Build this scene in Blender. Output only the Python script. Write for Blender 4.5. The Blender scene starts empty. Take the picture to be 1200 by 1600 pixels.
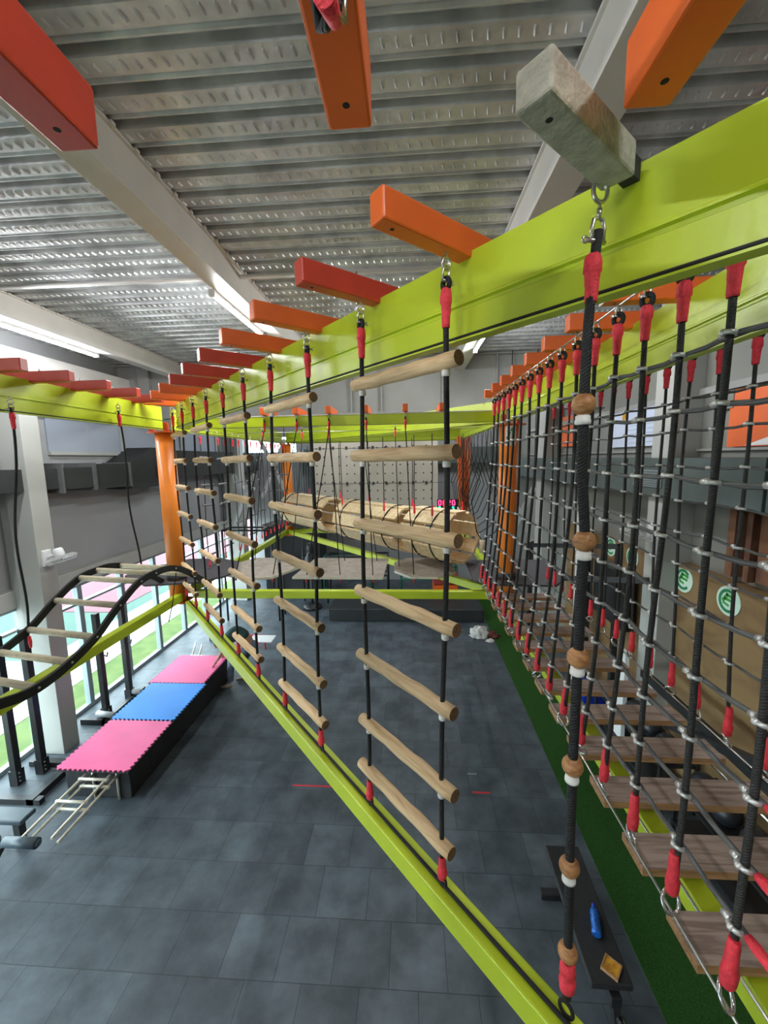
import bpy, bmesh, math, random
from mathutils import Vector, Matrix
random.seed(7)
PI = math.pi
col = bpy.context.scene.collection
sc = bpy.context.scene

# ------------------------------------------------------------------ camera
cam_d = bpy.data.cameras.new('camera')
cam = bpy.data.objects.new('camera', cam_d)
col.objects.link(cam)
f_px, yaw, pit, rol = 623.9, .0647, .1330, -.01842
fwd = Vector((-math.sin(yaw) * math.cos(pit), math.cos(yaw) * math.cos(pit), -math.sin(pit)))
rgt = Vector((math.cos(yaw), math.sin(yaw), 0))
upv = rgt.cross(fwd)
r2 = rgt * math.cos(rol) + upv * math.sin(rol)
u2 = -rgt * math.sin(rol) + upv * math.cos(rol)
M = Matrix((r2, u2, -fwd)).transposed().to_4x4()
M.translation = Vector((0, 0, 4.5))
cam.matrix_world = M
cam_d.sensor_fit = 'VERTICAL'
cam_d.sensor_height = 36
cam_d.lens = f_px / 1600 * 36
cam_d.clip_start = .02
cam_d.clip_end = 300
sc.camera = cam

# ------------------------------------------------------------------ world, light, exposure
SKY = 6.5
TUBE = 24
w = bpy.data.worlds.new('world')
sc.world = w
w.use_nodes = True
bg = w.node_tree.nodes['Background']
bg.inputs[0].default_value = (.80, .92, 1, 1)
bg.inputs[1].default_value = SKY
vs = sc.view_settings
vs.view_transform = 'Standard'
vs.look = 'None'
vs.gamma = 1
vs.exposure = .85
try:
    vs.use_curve_mapping = False
except Exception:
    pass

# ------------------------------------------------------------------ materials
def nodes_mat(name):
    m = bpy.data.materials.new(name)
    m.use_nodes = True
    nt = m.node_tree
    return m, nt, nt.nodes['Principled BSDF']

def N(nt, typ, **kw):
    n = nt.nodes.new(typ)
    for k, v in kw.items():
        setattr(n, k, v)
    return n

def mat(name, c, rough=.5, metal=0, var=.12, scale=6, bump=0, bscale=60, stretch=(1, 1, 1), c2=None, spec=.5, coat=0):
    m, nt, b = nodes_mat(name)
    tc = N(nt, 'ShaderNodeTexCoord')
    mp = N(nt, 'ShaderNodeMapping')
    mp.inputs['Scale'].default_value = stretch
    nt.links.new(tc.outputs['Object'], mp.inputs[0])
    no = N(nt, 'ShaderNodeTexNoise')
    no.inputs['Scale'].default_value = scale
    no.inputs['Detail'].default_value = 5
    nt.links.new(mp.outputs[0], no.inputs['Vector'])
    cr = N(nt, 'ShaderNodeValToRGB')
    d = c2 or tuple(x * (1 - var) for x in c)
    u = tuple(min(1, x * (1 + var)) for x in c) if not c2 else c
    cr.color_ramp.elements[0].color = (*d, 1)
    cr.color_ramp.elements[1].color = (*u, 1)
    cr.color_ramp.elements[0].position = .32
    cr.color_ramp.elements[1].position = .68
    nt.links.new(no.outputs['Fac'], cr.inputs[0])
    nt.links.new(cr.outputs[0], b.inputs['Base Color'])
    b.inputs['Roughness'].default_value = rough
    b.inputs['Metallic'].default_value = metal
    b.inputs['Specular IOR Level'].default_value = spec
    b.inputs['Coat Weight'].default_value = coat
    if bump:
        n2 = N(nt, 'ShaderNodeTexNoise')
        n2.inputs['Scale'].default_value = bscale
        nt.links.new(mp.outputs[0], n2.inputs['Vector'])
        bp = N(nt, 'ShaderNodeBump')
        bp.inputs['Strength'].default_value = bump
        bp.inputs['Distance'].default_value = .01
        nt.links.new(n2.outputs['Fac'], bp.inputs['Height'])
        nt.links.new(bp.outputs[0], b.inputs['Normal'])
    return m

def emit(name, c, s):
    m, nt, b = nodes_mat(name)
    b.inputs['Base Color'].default_value = (*c, 1)
    b.inputs['Emission Color'].default_value = (*c, 1)
    b.inputs['Emission Strength'].default_value = s
    return m

def rope_mat(name, c, sc_=180):
    m, nt, b = nodes_mat(name)
    tc = N(nt, 'ShaderNodeTexCoord')
    mp = N(nt, 'ShaderNodeMapping')
    mp.inputs['Rotation'].default_value = (0, .6, .4)
    nt.links.new(tc.outputs['Object'], mp.inputs[0])
    wv = N(nt, 'ShaderNodeTexWave', bands_direction='Z')
    wv.inputs['Scale'].default_value = sc_ / 4
    wv.inputs['Distortion'].default_value = .5
    nt.links.new(mp.outputs[0], wv.inputs['Vector'])
    cr = N(nt, 'ShaderNodeValToRGB')
    cr.color_ramp.elements[0].color = (*[x * .55 for x in c], 1)
    cr.color_ramp.elements[1].color = (*[x * 1.3 for x in c], 1)
    nt.links.new(wv.outputs['Fac'], cr.inputs[0])
    nt.links.new(cr.outputs[0], b.inputs['Base Color'])
    bp = N(nt, 'ShaderNodeBump')
    bp.inputs['Strength'].default_value = .35
    bp.inputs['Distance'].default_value = .003
    nt.links.new(wv.outputs['Fac'], bp.inputs['Height'])
    nt.links.new(bp.outputs[0], b.inputs['Normal'])
    b.inputs['Roughness'].default_value = .7
    return m

LIME = mat('lime_paint', (.53, .65, .03), .32, var=.06, scale=3, bump=.08, bscale=25)
ORANGE = mat('orange_paint', (.86, .15, .02), .38, var=.08, scale=5, bump=.06, bscale=40)
COLOR_ORANGE = mat('column_orange_paint', (.95, .27, .03), .35, var=.05, scale=4)
REDOR = mat('red_orange_paint', (.60, .06, .03), .3, var=.1, scale=7, bump=.05)
RED = mat('red_heat_shrink', (.92, .045, .07), .6, var=.15, scale=60, bump=.4, bscale=160)
GREYBLK = mat('bare_grey_block', (.42, .41, .33), .75, var=.2, scale=30, bump=.5, bscale=90)
BEIGE = mat('pale_beam_paint', (.70, .665, .63), .5, var=.05, scale=3)
GIRD = mat('girder_paint', (.34, .335, .32), .55, var=.06, scale=2)
WALLG = mat('grey_wall_paint', (.36, .362, .37), .8, var=.04, scale=1.5)
WALLR = mat('warm_grey_wall_paint', (.25, .25, .225), .8, var=.06, scale=1.5)
CREAM = mat('cream_pier_paint', (.45, .45, .42), .7, var=.04, scale=2)
WHITE = mat('white_plastic', (.8, .8, .8), .45, var=.03)
ALU = mat('window_aluminium', (.26, .31, .33), .4, metal=.1, var=.03)
STEEL = mat('zinc_steel', (.62, .60, .57), .28, metal=1, var=.15, scale=50)
CHROME = mat('chrome_steel', (.8, .8, .8), .12, metal=1, var=.05)
CLAMP = mat('aluminium_clamp', (.72, .71, .69), .38, metal=.6, var=.1, scale=60)
DUCT = mat('dark_duct_foam', (.034, .038, .037), .85, var=.12, scale=4, bump=.2, bscale=30)
BLACK = mat('black_steel', (.018, .018, .02), .4, var=.2)
BLKRUB = mat('black_rubber', (.02, .021, .023), .75, var=.2, scale=20)
PLATE = mat('dark_anti_slip_plate', (.075, .07, .078), .75, var=.12, scale=12, bump=.2, bscale=200)
ROPE = rope_mat('black_rope', (.011, .011, .012))
ROPEG = rope_mat('dark_grey_rope', (.030, .029, .027))
ROPEH = rope_mat('pale_grey_rope', (.12, .12, .12))
WEB = mat('black_webbing', (.015, .015, .015), .8, var=.1)
TAPE = mat('white_tape', (.8, .78, .74), .5, var=.05, scale=40)
TURF = mat('artificial_turf', (.045, .14, .026), .95, c2=(.022, .07, .014), scale=90, bump=1, bscale=400, spec=.1)
GRASS = mat('lawn_grass', (.10, .14, .03), .95, c2=(.055, .10, .015), scale=3, bump=.5)
PAVE = mat('pale_pavement', (.42, .42, .40), .9, var=.2, scale=1.2)
COURTG = mat('green_court', (.025, .075, .055), .8, var=.08)
COURTP = mat('pink_court', (.13, .035, .05), .8, var=.06)
PINK = mat('pink_foam', (.92, .14, .34), .6, var=.06, scale=2.5, bump=.1, bscale=120)
BLUE = mat('blue_foam', (.02, .27, .85), .55, var=.08, scale=2.5, bump=.1, bscale=120)
GALPIPE = mat('galvanised_pipe', (.62, .58, .48), .4, metal=.4, var=.12, scale=20)
DKG = mat('dark_green_cloth', (.015, .05, .05), .9, var=.2, scale=10)
JEANS = mat('grey_jeans', (.10, .13, .18), .9, var=.3, scale=15)
SKIN = mat('skin', (.42, .22, .14), .6, var=.05)
SHOE = mat('brown_shoe', (.30, .22, .17), .7, var=.1)
HAIR = mat('black_hair', (.01, .01, .01), .6)
CLOTH = mat('white_cloth', (.62, .6, .57), .95, var=.1, scale=8)
BOTTLE = mat('blue_bottle_plastic', (.01, .10, .40), .15, var=.4, scale=40)
GREENPAINT = mat('green_steel', (.01, .14, .08), .4)
POSTER = mat('white_poster', (.62, .68, .85), .5, var=.04)
BANNER = mat('orange_banner', (.85, .16, .04), .5, var=.1, scale=2)
LOGOW = mat('logo_pale_green', (.68, .86, .72), .5, var=.02)
LOGOG = mat('logo_dark_green', (.02, .25, .10), .5, var=.05)
LOGOL = mat('logo_mid_green', (.06, .38, .07), .5, var=.05)
YEL = mat('amber_yellow', (.8, .4, .03), .4, c2=(.45, .18, .02), scale=25)
BLUEB = mat('royal_blue_plastic', (.01, .03, .35), .3)
TUBEM = emit('tube_glow', (.93, .97, 1), 30)

def wood(name, c, d, stretch=(1.2, 14, 14), scale=3, rough=.6, ring=None):
    m, nt, b = nodes_mat(name)
    tc = N(nt, 'ShaderNodeTexCoord')
    mp = N(nt, 'ShaderNodeMapping')
    mp.inputs['Scale'].default_value = stretch
    nt.links.new(tc.outputs['Object'], mp.inputs[0])
    oi = N(nt, 'ShaderNodeObjectInfo')
    ad = N(nt, 'ShaderNodeVectorMath', operation='ADD')
    ml = N(nt, 'ShaderNodeMath', operation='MULTIPLY')
    ml.inputs[1].default_value = 40
    nt.links.new(oi.outputs['Random'], ml.inputs[0])
    nt.links.new(mp.outputs[0], ad.inputs[0])
    nt.links.new(ml.outputs[0], ad.inputs[1])
    no = N(nt, 'ShaderNodeTexNoise')
    no.inputs['Scale'].default_value = scale
    no.inputs['Detail'].default_value = 8
    no.inputs['Distortion'].default_value = 1.2
    nt.links.new(ad.outputs[0], no.inputs['Vector'])
    cr = N(nt, 'ShaderNodeValToRGB')
    cr.color_ramp.elements[0].color = (*d, 1)
    cr.color_ramp.elements[1].color = (*c, 1)
    cr.color_ramp.elements[0].position = .36
    cr.color_ramp.elements[1].position = .56
    nt.links.new(no.outputs['Fac'], cr.inputs[0])
    hv = N(nt, 'ShaderNodeHueSaturation')
    mr = N(nt, 'ShaderNodeMapRange')
    mr.inputs[3].default_value = .8
    mr.inputs[4].default_value = 1.15
    nt.links.new(oi.outputs['Random'], mr.inputs[0])
    nt.links.new(mr.outputs[0], hv.inputs['Value'])
    nt.links.new(cr.outputs[0], hv.inputs['Color'])
    nt.links.new(hv.outputs[0], b.inputs['Base Color'])
    bp = N(nt, 'ShaderNodeBump')
    bp.inputs['Strength'].default_value = .35
    bp.inputs['Distance'].default_value = .004
    nt.links.new(no.outputs['Fac'], bp.inputs['Height'])
    nt.links.new(bp.outputs[0], b.inputs['Normal'])
    b.inputs['Roughness'].default_value = rough
    return m

LOG = wood('rung_wood', (.78, .55, .31), (.58, .37, .19))
LOGEND = wood('rung_end_grain', (.20, .11, .055), (.09, .045, .02), (30, 30, 30), 4)
BEADW = wood('bead_wood', (.50, .24, .09), (.32, .13, .045), (10, 10, 40), 3, .45)
PALEW = wood('pale_rung_wood', (.70, .62, .44), (.56, .47, .31))
PLANKW = wood('weathered_plank', (.36, .27, .22), (.20, .14, .11), (1.5, 18, 18), 2, .75)
PLANKE = wood('plank_edge', (.46, .26, .12), (.30, .16, .07), (2, 20, 20), 2)
PLYT = wood('grey_ply_top', (.40, .35, .30), (.30, .26, .22), (2, 3, 2), 4, .8)
PLYE = mat('pale_ply_edge', (.72, .68, .60), .6, var=.08, scale=20)
PINE = wood('pine_slat', (.88, .70, .44), (.72, .52, .28), (1.2, 12, 12), 2)
PINED = wood('pine_end', (.30, .2, .13), (.2, .13, .08), (8, 8, 8), 3)
PLYWALL = wood('plywood_wall', (.28, .175, .075), (.20, .115, .05), (3, 1.1, 2.2), 1.6, .5)
PLYDARK = wood('stained_plywood', (.22, .10, .05), (.10, .04, .025), (3, 2, 1), 2, .5)
CLIMB = mat('climbing_panel_plywood', (.56, .50, .41), .7, var=.07, scale=1.5)

def floor_mat():
    m, nt, b = nodes_mat('rubber_tile_floor')
    tc = N(nt, 'ShaderNodeTexCoord')
    mp = N(nt, 'ShaderNodeMapping')
    mp.inputs['Location'].default_value = (.47, -2.835 + .505 * 6, 0)
    nt.links.new(tc.outputs['Object'], mp.inputs[0])
    br = N(nt, 'ShaderNodeTexBrick')
    br.inputs['Scale'].default_value = 1
    br.inputs['Brick Width'].default_value = .505
    br.inputs['Row Height'].default_value = .505
    br.inputs['Mortar Size'].default_value = .004
    br.inputs['Mortar Smooth'].default_value = .6
    br.inputs['Bias'].default_value = 0
    br.inputs['Color1'].default_value = (.088, .108, .126, 1)
    br.inputs['Color2'].default_value = (.058, .072, .085, 1)
    br.inputs['Mortar'].default_value = (.022, .026, .03, 1)
    br.offset = .5
    nt.links.new(mp.outputs[0], br.inputs['Vector'])
    n1 = N(nt, 'ShaderNodeTexNoise')
    n1.inputs['Scale'].default_value = 2.6
    n1.inputs['Detail'].default_value = 5
    n1.inputs['Roughness'].default_value = .6
    nt.links.new(tc.outputs['Object'], n1.inputs['Vector'])
    cr = N(nt, 'ShaderNodeValToRGB')
    cr.color_ramp.elements[0].color = (.62, .64, .66, 1)
    cr.color_ramp.elements[1].color = (1.5, 1.5, 1.5, 1)
    cr.color_ramp.elements[0].position = .35
    cr.color_ramp.elements[1].position = .72
    nt.links.new(n1.outputs['Fac'], cr.inputs[0])
    mx = N(nt, 'ShaderNodeMix', data_type='RGBA', blend_type='MULTIPLY')
    mx.inputs[0].default_value = 1
    nt.links.new(br.outputs['Color'], mx.inputs[6])
    nt.links.new(cr.outputs[0], mx.inputs[7])
    n2 = N(nt, 'ShaderNodeTexNoise')
    n2.inputs['Scale'].default_value = 160
    nt.links.new(tc.outputs['Object'], n2.inputs['Vector'])
    mx2 = N(nt, 'ShaderNodeMix', data_type='RGBA', blend_type='OVERLAY')
    mx2.inputs[0].default_value = .5
    nt.links.new(mx.outputs[2], mx2.inputs[6])
    nt.links.new(n2.outputs['Color'], mx2.inputs[7])
    nt.links.new(mx.outputs[2], b.inputs['Base Color'])
    bp = N(nt, 'ShaderNodeBump')
    bp.inputs['Strength'].default_value = .5
    bp.inputs['Distance'].default_value = .01
    bp.invert = True
    nt.links.new(br.outputs['Fac'], bp.inputs['Height'])
    bp2 = N(nt, 'ShaderNodeBump')
    bp2.inputs['Strength'].default_value = .25
    bp2.inputs['Distance'].default_value = .003
    nt.links.new(n2.outputs['Fac'], bp2.inputs['Height'])
    nt.links.new(bp.outputs[0], bp2.inputs['Normal'])
    nt.links.new(bp2.outputs[0], b.inputs['Normal'])
    b.inputs['Roughness'].default_value = .5
    return m

def deck_mat():
    m, nt, b = nodes_mat('galvanised_deck')
    tc = N(nt, 'ShaderNodeTexCoord')
    vo = N(nt, 'ShaderNodeTexNoise')
    vo.inputs['Scale'].default_value = 5
    vo.inputs['Detail'].default_value = 8
    nt.links.new(tc.outputs['Object'], vo.inputs['Vector'])
    cr = N(nt, 'ShaderNodeValToRGB')
    cr.color_ramp.elements[0].color = (.40, .405, .41, 1)
    cr.color_ramp.elements[1].color = (.70, .71, .71, 1)
    cr.color_ramp.elements[0].position = .3
    cr.color_ramp.elements[1].position = .7
    nt.links.new(vo.outputs['Fac'], cr.inputs[0])
    nt.links.new(cr.outputs[0], b.inputs['Base Color'])
    b.inputs['Metallic'].default_value = .55
    b.inputs['Roughness'].default_value = .42
    n2 = N(nt, 'ShaderNodeTexNoise')
    n2.inputs['Scale'].default_value = 25
    nt.links.new(tc.outputs['Object'], n2.inputs['Vector'])
    bp = N(nt, 'ShaderNodeBump')
    bp.inputs['Strength'].default_value = .25
    bp.inputs['Distance'].default_value = .01
    nt.links.new(n2.outputs['Fac'], bp.inputs['Height'])
    nt.links.new(bp.outputs[0], b.inputs['Normal'])
    return m

def glass_mat():
    m, nt, b = nodes_mat('window_glass')
    nt.nodes.remove(b)
    out = nt.nodes['Material Output']
    t = N(nt, 'ShaderNodeBsdfTransparent')
    t.inputs[0].default_value = (.93, .97, .96, 1)
    g = N(nt, 'ShaderNodeBsdfGlossy')
    g.inputs['Roughness'].default_value = .03
    mx = N(nt, 'ShaderNodeMixShader')
    mx.inputs[0].default_value = .06
    nt.links.new(t.outputs[0], mx.inputs[1])
    nt.links.new(g.outputs[0], mx.inputs[2])
    nt.links.new(mx.outputs[0], out.inputs[0])
    return m

FLOOR = floor_mat()
DECK = deck_mat()
GLASS = glass_mat()

# ------------------------------------------------------------------ mesh helpers
class MB:
    def __init__(s):
        s.v = []
        s.f = []
        s.m = []
        s.s = []

    def add(s, vs, fs, mi=0, sm=False):
        o = len(s.v)
        s.v += [Vector(p) for p in vs]
        s.f += [tuple(i + o for i in q) for q in fs]
        s.m += [mi] * len(fs)
        s.s += [sm] * len(fs)
        return s

    def box(s, a, b, mi=0, R=None, c=None):
        x0, y0, z0 = a
        x1, y1, z1 = b
        vs = [Vector(p) for p in ((x0, y0, z0), (x1, y0, z0), (x1, y1, z0), (x0, y1, z0), (x0, y0, z1), (x1, y0, z1), (x1, y1, z1), (x0, y1, z1))]
        if R is not None:
            vs = [R @ p for p in vs]
        if c is not None:
            vs = [p + Vector(c) for p in vs]
        return s.add(vs, [(0, 3, 2, 1), (4, 5, 6, 7), (0, 1, 5, 4), (1, 2, 6, 5), (2, 3, 7, 6), (3, 0, 4, 7)], mi)

    def bar(s, p, q, w, h, mi=0, up=(0, 0, 1)):
        """rectangular bar from p to q, w across, h along up"""
        p, q = Vector(p), Vector(q)
        d = (q - p).normalized()
        sd = d.cross(Vector(up)).normalized()
        u = sd.cross(d)
        vs = []
        for e in (p, q):
            for a, b in ((-1, -1), (1, -1), (1, 1), (-1, 1)):
                vs.append(e + sd * (a * w / 2) + u * (b * h / 2))
        return s.add(vs, [(0, 3, 2, 1), (4, 5, 6, 7), (0, 1, 5, 4), (1, 2, 6, 5), (2, 3, 7, 6), (3, 0, 4, 7)], mi)

    def tube(s, pts, r, n=8, mi=0, closed=False, rs=None, capmi=None):
        pts = [Vector(p) for p in pts]
        k = len(pts)
        vs, fs = [], []
        prev = None
        for i, p in enumerate(pts):
            if closed:
                d = pts[(i + 1) % k] - pts[i - 1]
            else:
                d = pts[min(i + 1, k - 1)] - pts[max(i - 1, 0)]
            d.normalize()
            if prev is None:
                a = Vector((0, 0, 1)) if abs(d.z) < .9 else Vector((1, 0, 0))
                x = d.cross(a).normalized()
            else:
                x = (prev - d * prev.dot(d)).normalized()
            prev = x
            y = d.cross(x)
            rr = rs[i] if rs else r
            for j in range(n):
                t = 2 * PI * j / n
                vs.append(p + (x * math.cos(t) + y * math.sin(t)) * rr)
        rng = k if closed else k - 1
        for i in range(rng):
            for j in range(n):
                a = i * n + j
                b = i * n + (j + 1) % n
                i2 = ((i + 1) % k) * n
                fs.append((a, b, i2 + (j + 1) % n, i2 + j))
        s.add(vs, fs, mi, True)
        if not closed:
            o = len(s.v) - len(vs)
            s.f.append(tuple(o + j for j in reversed(range(n))))
            s.f.append(tuple(o + (k - 1) * n + j for j in range(n)))
            s.m += [mi if capmi is None else capmi] * 2
            s.s += [False] * 2
        return s

    def ring(s, c, ax, R, r, n=20, m=8, mi=0, stretch=1):
        c, ax = Vector(c), Vector(ax).normalized()
        a = Vector((0, 0, 1)) if abs(ax.z) < .9 else Vector((1, 0, 0))
        x = ax.cross(a).normalized()
        y = ax.cross(x)
        return s.tube([c + x * math.cos(2 * PI * i / n) * R + y * math.sin(2 * PI * i / n) * R * stretch for i in range(n)], r, m, mi, True)

    def lathe(s, c, prof, n=20, mi=0, ax=(0, 0, 1)):
        """prof: list of (r, h) along ax"""
        c, ax = Vector(c), Vector(ax).normalized()
        a = Vector((1, 0, 0)) if abs(ax.z) > .9 else Vector((0, 0, 1))
        x = ax.cross(a).normalized()
        y = ax.cross(x)
        vs = []
        for r, h in prof:
            for j in range(n):
                t = 2 * PI * j / n
                vs.append(c + ax * h + (x * math.cos(t) + y * math.sin(t)) * r)
        fs = []
        for i in range(len(prof) - 1):
            for j in range(n):
                fs.append((i * n + j, i * n + (j + 1) % n, (i + 1) * n + (j + 1) % n, (i + 1) * n + j))
        s.add(vs, fs, mi, True)
        o = len(s.v) - len(vs)
        s.f.append(tuple(o + j for j in reversed(range(n))))
        s.f.append(tuple(o + (len(prof) - 1) * n + j for j in range(n)))
        s.m += [mi] * 2
        s.s += [False] * 2
        return s

    def ball(s, c, r, mi=0, n=16, sq=1):
        k = n // 2
        return s.lathe(c, [(max(.0005, r * math.sin(PI * i / k)), -r * sq * math.cos(PI * i / k)) for i in range(k + 1)], n, mi)

    def prism(s, poly, z0, z1, mi=0, mtop=None):
        n = len(poly)
        vs = [(x, y, z0) for x, y in poly] + [(x, y, z1) for x, y in poly]
        s.add(vs, [(i, (i + 1) % n, n + (i + 1) % n, n + i) for i in range(n)], mi)
        o = len(s.v) - 2 * n
        s.f += [tuple(o + i for i in reversed(range(n))), tuple(o + n + i for i in range(n))]
        s.m += [mi, mi if mtop is None else mtop]
        s.s += [False, False]
        return s

    def mesh(s, name, mats, origin=(0, 0, 0), bev=0):
        me = bpy.data.meshes.new(name)
        o = Vector(origin)
        me.from_pydata([p - o for p in s.v], [], s.f)
        for m in (mats if isinstance(mats, (list, tuple)) else [mats]):
            me.materials.append(m)
        me.polygons.foreach_set('material_index', s.m)
        me.polygons.foreach_set('use_smooth', s.s)
        me.update()
        bm = bmesh.new()
        bm.from_mesh(me)
        bmesh.ops.recalc_face_normals(bm, faces=bm.faces)
        if bev:
            ed = [e for e in bm.edges if len(e.link_faces) == 2 and e.calc_face_angle(0) > .6]
            bmesh.ops.bevel(bm, geom=ed, offset=bev, segments=2, profile=.5, affect='EDGES')
        bm.to_mesh(me)
        bm.free()
        return me

    def build(s, name, mats, parent=None, origin=None, bev=0):
        """world-space geometry; the object origin is the parent's or the given one"""
        base = Vector(parent['_o']) if parent is not None else Vector((0, 0, 0))
        org = Vector(origin) if origin is not None else base
        ob = bpy.data.objects.new(name, s.mesh(name, mats, org, bev))
        col.objects.link(ob)
        ob['_o'] = tuple(org)
        if parent is not None:
            ob.parent = parent
            ob.location = org - base
        else:
            ob.location = org
        return ob

def tag(o, label=None, cat=None, group=None, kind=None):
    if label:
        o['label'] = label
    if cat:
        o['category'] = cat
    if group:
        o['group'] = group
    if kind:
        o['kind'] = kind
    return o

def thing(name, loc, label, cat, group=None, kind=None):
    o = bpy.data.objects.new(name, None)
    o.location = loc
    o.empty_display_size = .1
    col.objects.link(o)
    o['_o'] = tuple(loc)
    return tag(o, label, cat, group, kind)

def inst(name, me, parent, loc, rot=None, scale=None):
    """a part sharing mesh data me, its origin at world point loc"""
    ob = bpy.data.objects.new(name, me)
    col.objects.link(ob)
    base = Vector(parent['_o']) if parent is not None else Vector((0, 0, 0))
    ob.location = Vector(loc) - base
    if parent is not None:
        ob.parent = parent
    if rot is not None:
        ob.rotation_euler = rot
    if scale is not None:
        ob.scale = scale
    ob['_o'] = tuple(loc)
    return ob

def struct(name, mb, m, bev=0):
    return tag(mb.build(name, m, None, None, bev), kind='structure')

def ordn(i):
    return ['first', 'second', 'third', 'fourth', 'fifth', 'sixth', 'seventh', 'eighth', 'ninth', 'tenth', 'eleventh', 'twelfth', 'thirteenth', 'fourteenth', 'fifteenth', 'sixteenth', 'seventeenth', 'eighteenth'][i]

def lerp(a, b, t):
    return a + (b - a) * t

# ================================================================== SETTING
XL, XR, YF, YB = -6.0, 3.75, 14.5, -5.0
struct('floor', MB().box((XL - .1, YB, -.12), (XR + .1, YF + .1, 0)), FLOOR)

# corrugated deck ceiling
def deck():
    mb = MB()
    y0, y1, pitch = -1.9, 8.2, .213
    z = 6.48
    xa, xb = XL, XR
    n = int((y1 - y0) / pitch)
    prof = []
    for i in range(n):
        y = y0 + i * pitch
        prof += [(y, z), (y + .104, z), (y + .114, z + .02), (y + .131, z + .02), (y + .141, z + .006), (y + .150, z + .006), (y + .162, z + .05), (y + .200, z + .05)]
    k = len(prof)
    vs = [(xa, a, b) for a, b in prof] + [(xb, a, b) for a, b in prof]
    mb.add(vs, [(i, i + 1, k + i + 1, k + i) for i in range(k - 1)])
    # embossed slanting dashes on the flat bands
    for i in range(n):
        y = y0 + i * pitch
        if y < .9:
            continue
        xs = -5.9 + random.random() * .05
        while xs < 3.6:
            a, b = y + .026, y + .078
            d = .010
            mb.add([(xs, a, z), (xs + .012, a, z), (xs + .012 + d, b, z), (xs + d, b, z), (xs + .006, a + .008, z - .012), (xs + .006 + d, b - .008, z - .012)],
                   [(0, 1, 4), (1, 2, 5, 4), (2, 3, 5), (3, 0, 4, 5)])
            xs += .072
    return mb
struct('ceiling', deck(), DECK)
tag(MB().box((XL, 8.2, 6.5), (XR, YF, 6.6)).box((XL - .1, YB, 6.56), (XR + .1, 8.4, 6.7)).box((XL, YB, 6.49), (XR, -1.9, 6.56)).build('ceiling', WALLG), kind='structure')
# roof beams
def ibeam(x, xw, y0, y1, zb=6.2, zt=6.48):
    mb = MB()
    mb.box((x - xw / 2, y0, zb), (x + xw / 2, y1, zb + .018))
    mb.box((x - xw / 2 + .01, y0, zb + .018), (x + xw / 2 - .01, y1, zt))
    mb.box((x - xw / 2 - .012, y0, zt - .02), (x + xw / 2 + .012, y1, zt))
    for k in range(int((y1 - .9) / .213)):
        mb.box((x + xw / 2, 1.0 + k * .213, zt - .022), (x + xw / 2 + .03, 1.035 + k * .213, zt - .002))
    return mb
struct('trim_1', ibeam(-1.83, .2, YB, 8.2), BEIGE, .003)
struct('trim_2', ibeam(-4.72, .2, YB, 8.2), BEIGE, .003)
struct('trim_3', ibeam(.99, .22, YB, 8.2), BEIGE, .003)
mb = MB().box((-5.98, YB, 5.75), (-5.75, 8.2, 6.2))
struct('trim_4', mb, BEIGE, .004)
# end girder with stiffeners
mb = MB().box((XL, 8.2, 5.42), (XR, 8.22, 6.46)).box((XL, 8.08, 5.40), (XR, 8.34, 5.425)).box((XL, 8.08, 6.45), (XR, 8.34, 6.48))
for x in (-5.5, -4.2, -2.95, -2.3, -1.15, -.55, .65, 1.7, 2.6, 3.4):
    mb.box((x, 8.12, 5.42), (x + .03, 8.2, 6.46))
for x, w_ in ((-5.28, .24),):
    mb.box((x - w_, 8.1, 5.6), (x, 8.2, 6.4))
struct('trim_5', mb, GIRD, .002)
mb = MB()
mb.bar((-5.9, 8.16, 5.3), (-5.9, 8.16, 6.4), .1, .1)
struct('trim_6', MB().tube([(XL, 4.32, 6.40), (XR, 4.38, 6.40)], .022, 10).box((-1.1, 4.28, 6.42), (-1.05, 4.4, 6.5)), BEIGE)

# walls
ZH = 2.36
mb = MB().box((XL - .2, YB, ZH + .26), (XL, YF, 6.6))
struct('wall_left', mb, WALLG)
struct('trim_7', MB().box((XL - .2, YB, ZH), (XL + .05, YF, ZH + .26)), CREAM, .004)
struct('trim_8', MB().box((XL - .2, YB, 2.62), (XL + .02, YF, 2.66)), GIRD)
mb = MB()
mb.box((XL, YF, 0), (-5.95, YF + .15, 6.6)).box((-5.95, YF, 0), (-4.05, YF + .15, 4.76)).box((-5.95, YF, 5.38), (-4.05, YF + .15, 6.6)).box((-4.05, YF, 0), (XR, YF + .15, 6.6))
struct('wall_back', mb, WALLG)
struct('wall_right', MB().box((XR, YB, 0), (XR + .15, YF, 6.6)), WALLR)
struct('wall_front', MB().box((XL - .2, YB - .15, 0), (XR + .15, YB, 6.6)), WALLG)
# left window bays
def window(n, ya, yb, za, zb, x=XL):
    r = thing('window_%d' % n, (x, ya, za), None, None, kind='structure')
    mb = MB()
    fr = .05
    mb.box((x - .08, ya, za), (x + .02, ya + fr, zb)).box((x - .08, yb - fr, za), (x + .02, yb, zb))
    mb.box((x - .08, ya + fr, za), (x + .02, yb - fr, za + .07)).box((x - .08, ya + fr, zb - .05), (x + .02, yb - fr, zb))
    mb.box((x - .08, ya + fr, 1.98), (x + .02, yb - fr, 2.02))
    mb.build('window_frame', ALU, r, bev=.003)
    MB().box((x - .035, ya + fr, za + .07), (x - .027, yb - fr, zb - .05)).build('pane', GLASS, r)
    return r
ys = [-4.9 + 1.07 * k for k in range(19)]
off = 6.62 - 1.07 * 10 - ys[0]
ys = [y + off for y in ys]
wn = 1
for a, b in zip(ys[:-1], ys[1:]):
    if b > YF:
        break
    if wn == 10 and False:
        continue
    window(wn, a, b, 0, ZH)
    wn += 1
r = thing('window_%d' % wn, (-5.95, YF, 4.76), None, None, kind='structure')
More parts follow.
